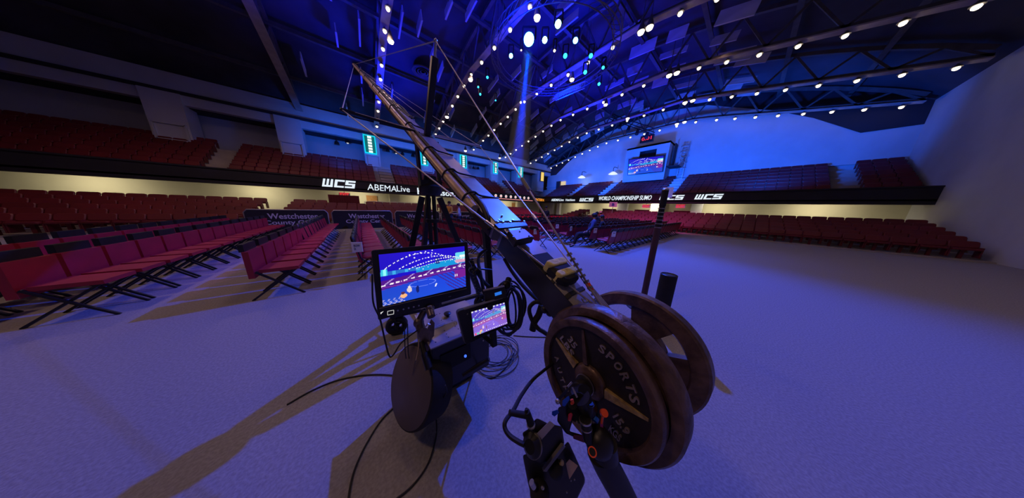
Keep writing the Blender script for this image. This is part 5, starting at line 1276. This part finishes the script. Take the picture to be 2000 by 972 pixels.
h_ = empty('ratchet_handle', at(1036, 830, .40), 'black ratchet clamp handle standing on the control box', 'handle')
MB().lathe([(.009, 0), (.010, .004), (.0085, .006)], at(1038, 831, .405), (at(1029, 805, .40) - at(1038, 831, .405)), 18).build('washer', M_silver, h_, smooth=True)
MB().cyl(at(1037.5, 829, .405), at(1029, 803, .40), .0085, .0065, 16).cyl(at(1029, 803, .40), at(1028, 798, .40), .0035, n=12).build('hub', M_matte, h_, smooth=True)
MB().cyl(at(1031, 811, .40), at(995, 805, .39), .0068, .0055, 12).build('lever', M_matte, h_, smooth=True)
cable([at(1092, 700, .72), at(1061, 724, .66), F(1040, 745) * 0 + at(1040, 742, .55), at(1018, 772, .50), at(1003, 800, .46), at(988, 820, .43), at(986, 835, .42), at(995, 850, .41), at(1012, 862, .40), at(1024, 868, .395)], .005, 'black cable arching from the plates to the control box')

# ------------------------------------------------------------------ poles on the right
b_ = F(1253, 600, 0); t_ = None
z_ = 1.5 + (414 - 377) / FPX * (-(W2C.transposed() @ (b_ - EYE)).z) * .98
e = empty('stand_pole', b_, 'dark upright pole right of the plates, taller than eye level', 'pole')
MB().cyl(b_ + V((0, 0, .02)), V((b_.x, b_.y, z_ * .72)), .042, n=16).build('lower_tube', mat('maroon_pole', (.10, .045, .05), .45, .3, noise=.2), e, smooth=True)
MB().cyl(V((b_.x, b_.y, z_ * .72)), V((b_.x, b_.y, z_ * .88)), .036, .034, 16).cyl(V((b_.x, b_.y, z_ * .88)), V((b_.x, b_.y, z_)), .040, n=16).build('upper_tube', M_matte, e, smooth=True)
q = MB()
for f in (.74, .77, .80, .83, .86, .71): q.cyl(V((b_.x, b_.y, z_ * f)), V((b_.x, b_.y, z_ * f + .012)), .044, n=16)
q.build('bands', M_silver, e); MB().lathe([(.042, 0), (.04, .015), (.02, .03)], (b_.x, b_.y, z_), (0, 0, 1), 16).build('cap', M_silver, e, smooth=True)
MB().lathe([(.22, 0), (.22, .012), (.05, .03)], b_, (0, 0, 1), 28).build('foot_plate', M_black, e, smooth=True)
b_ = F(1283, 640, 0); dd_ = -(W2C.transposed() @ (b_ - EYE)).z
zz = onplane(1283, 531, b_, V((b_.x, b_.y, 0)).normalized()).z
e = empty('cylinder_case', b_, 'black upright cylinder behind the far plates', 'cylinder')
MB().cyl(b_, V((b_.x, b_.y, zz - .01)), .085, n=28).build('tube', M_matte, e, smooth=True)
MB().lathe([(.086, -.012), (.086, .0), (.078, .004), (.074, -.004), (.01, -.004)], (b_.x, b_.y, zz), (0, 0, 1), 28).build('rim', M_black, e, smooth=True)
def sign_stand(bx, by, tx, ty, w, h, lb, base=True):
    b = onz(bx, by, 0); n_ = V((b.x, b.y, 0)).normalized(); top_ = onplane(tx, ty, b, n_)
    e = empty('sign_stand', b, lb, 'sign'); t2 = V((b.x, b.y, top_.z))
    MB().cyl(b, t2, .03, n=10).build('pole', M_rail, e, smooth=True)
    MB().lathe([(.3, 0), (.3, .02), (.05, .05)], b, (0, 0, 1), 24).build('base', M_rail, e, smooth=True)
    R_ = n_.cross(V((0, 0, 1))).normalized()
    MB().slab([t2 - R_ * w / 2 - n_ * .03, t2 + R_ * w / 2 - n_ * .03, t2 + R_ * w / 2 + V((0, 0, h)) - n_ * .03, t2 - R_ * w / 2 + V((0, 0, h)) - n_ * .03], n_ * .02).build('sign_board', M_white, e)
    return e, t2, R_, n_
sign_stand(1284, 471, 1300, 386, .42, .5, 'thin silver stand with a pale blank card, beside the dark pole')
e, t2, R_, n_ = sign_stand(1192, 437, 1195, 404, .8, .55, 'small pale sign on a stand among the far chairs left of the pole')
add_text(MB(), 'B', t2 - R_ * .12 - n_ * .055 + V((0, 0, .12)), R_, (0, 0, 1), .24, .3, bold=.03, depth=.01).build('lettering', M_bluepl, e)
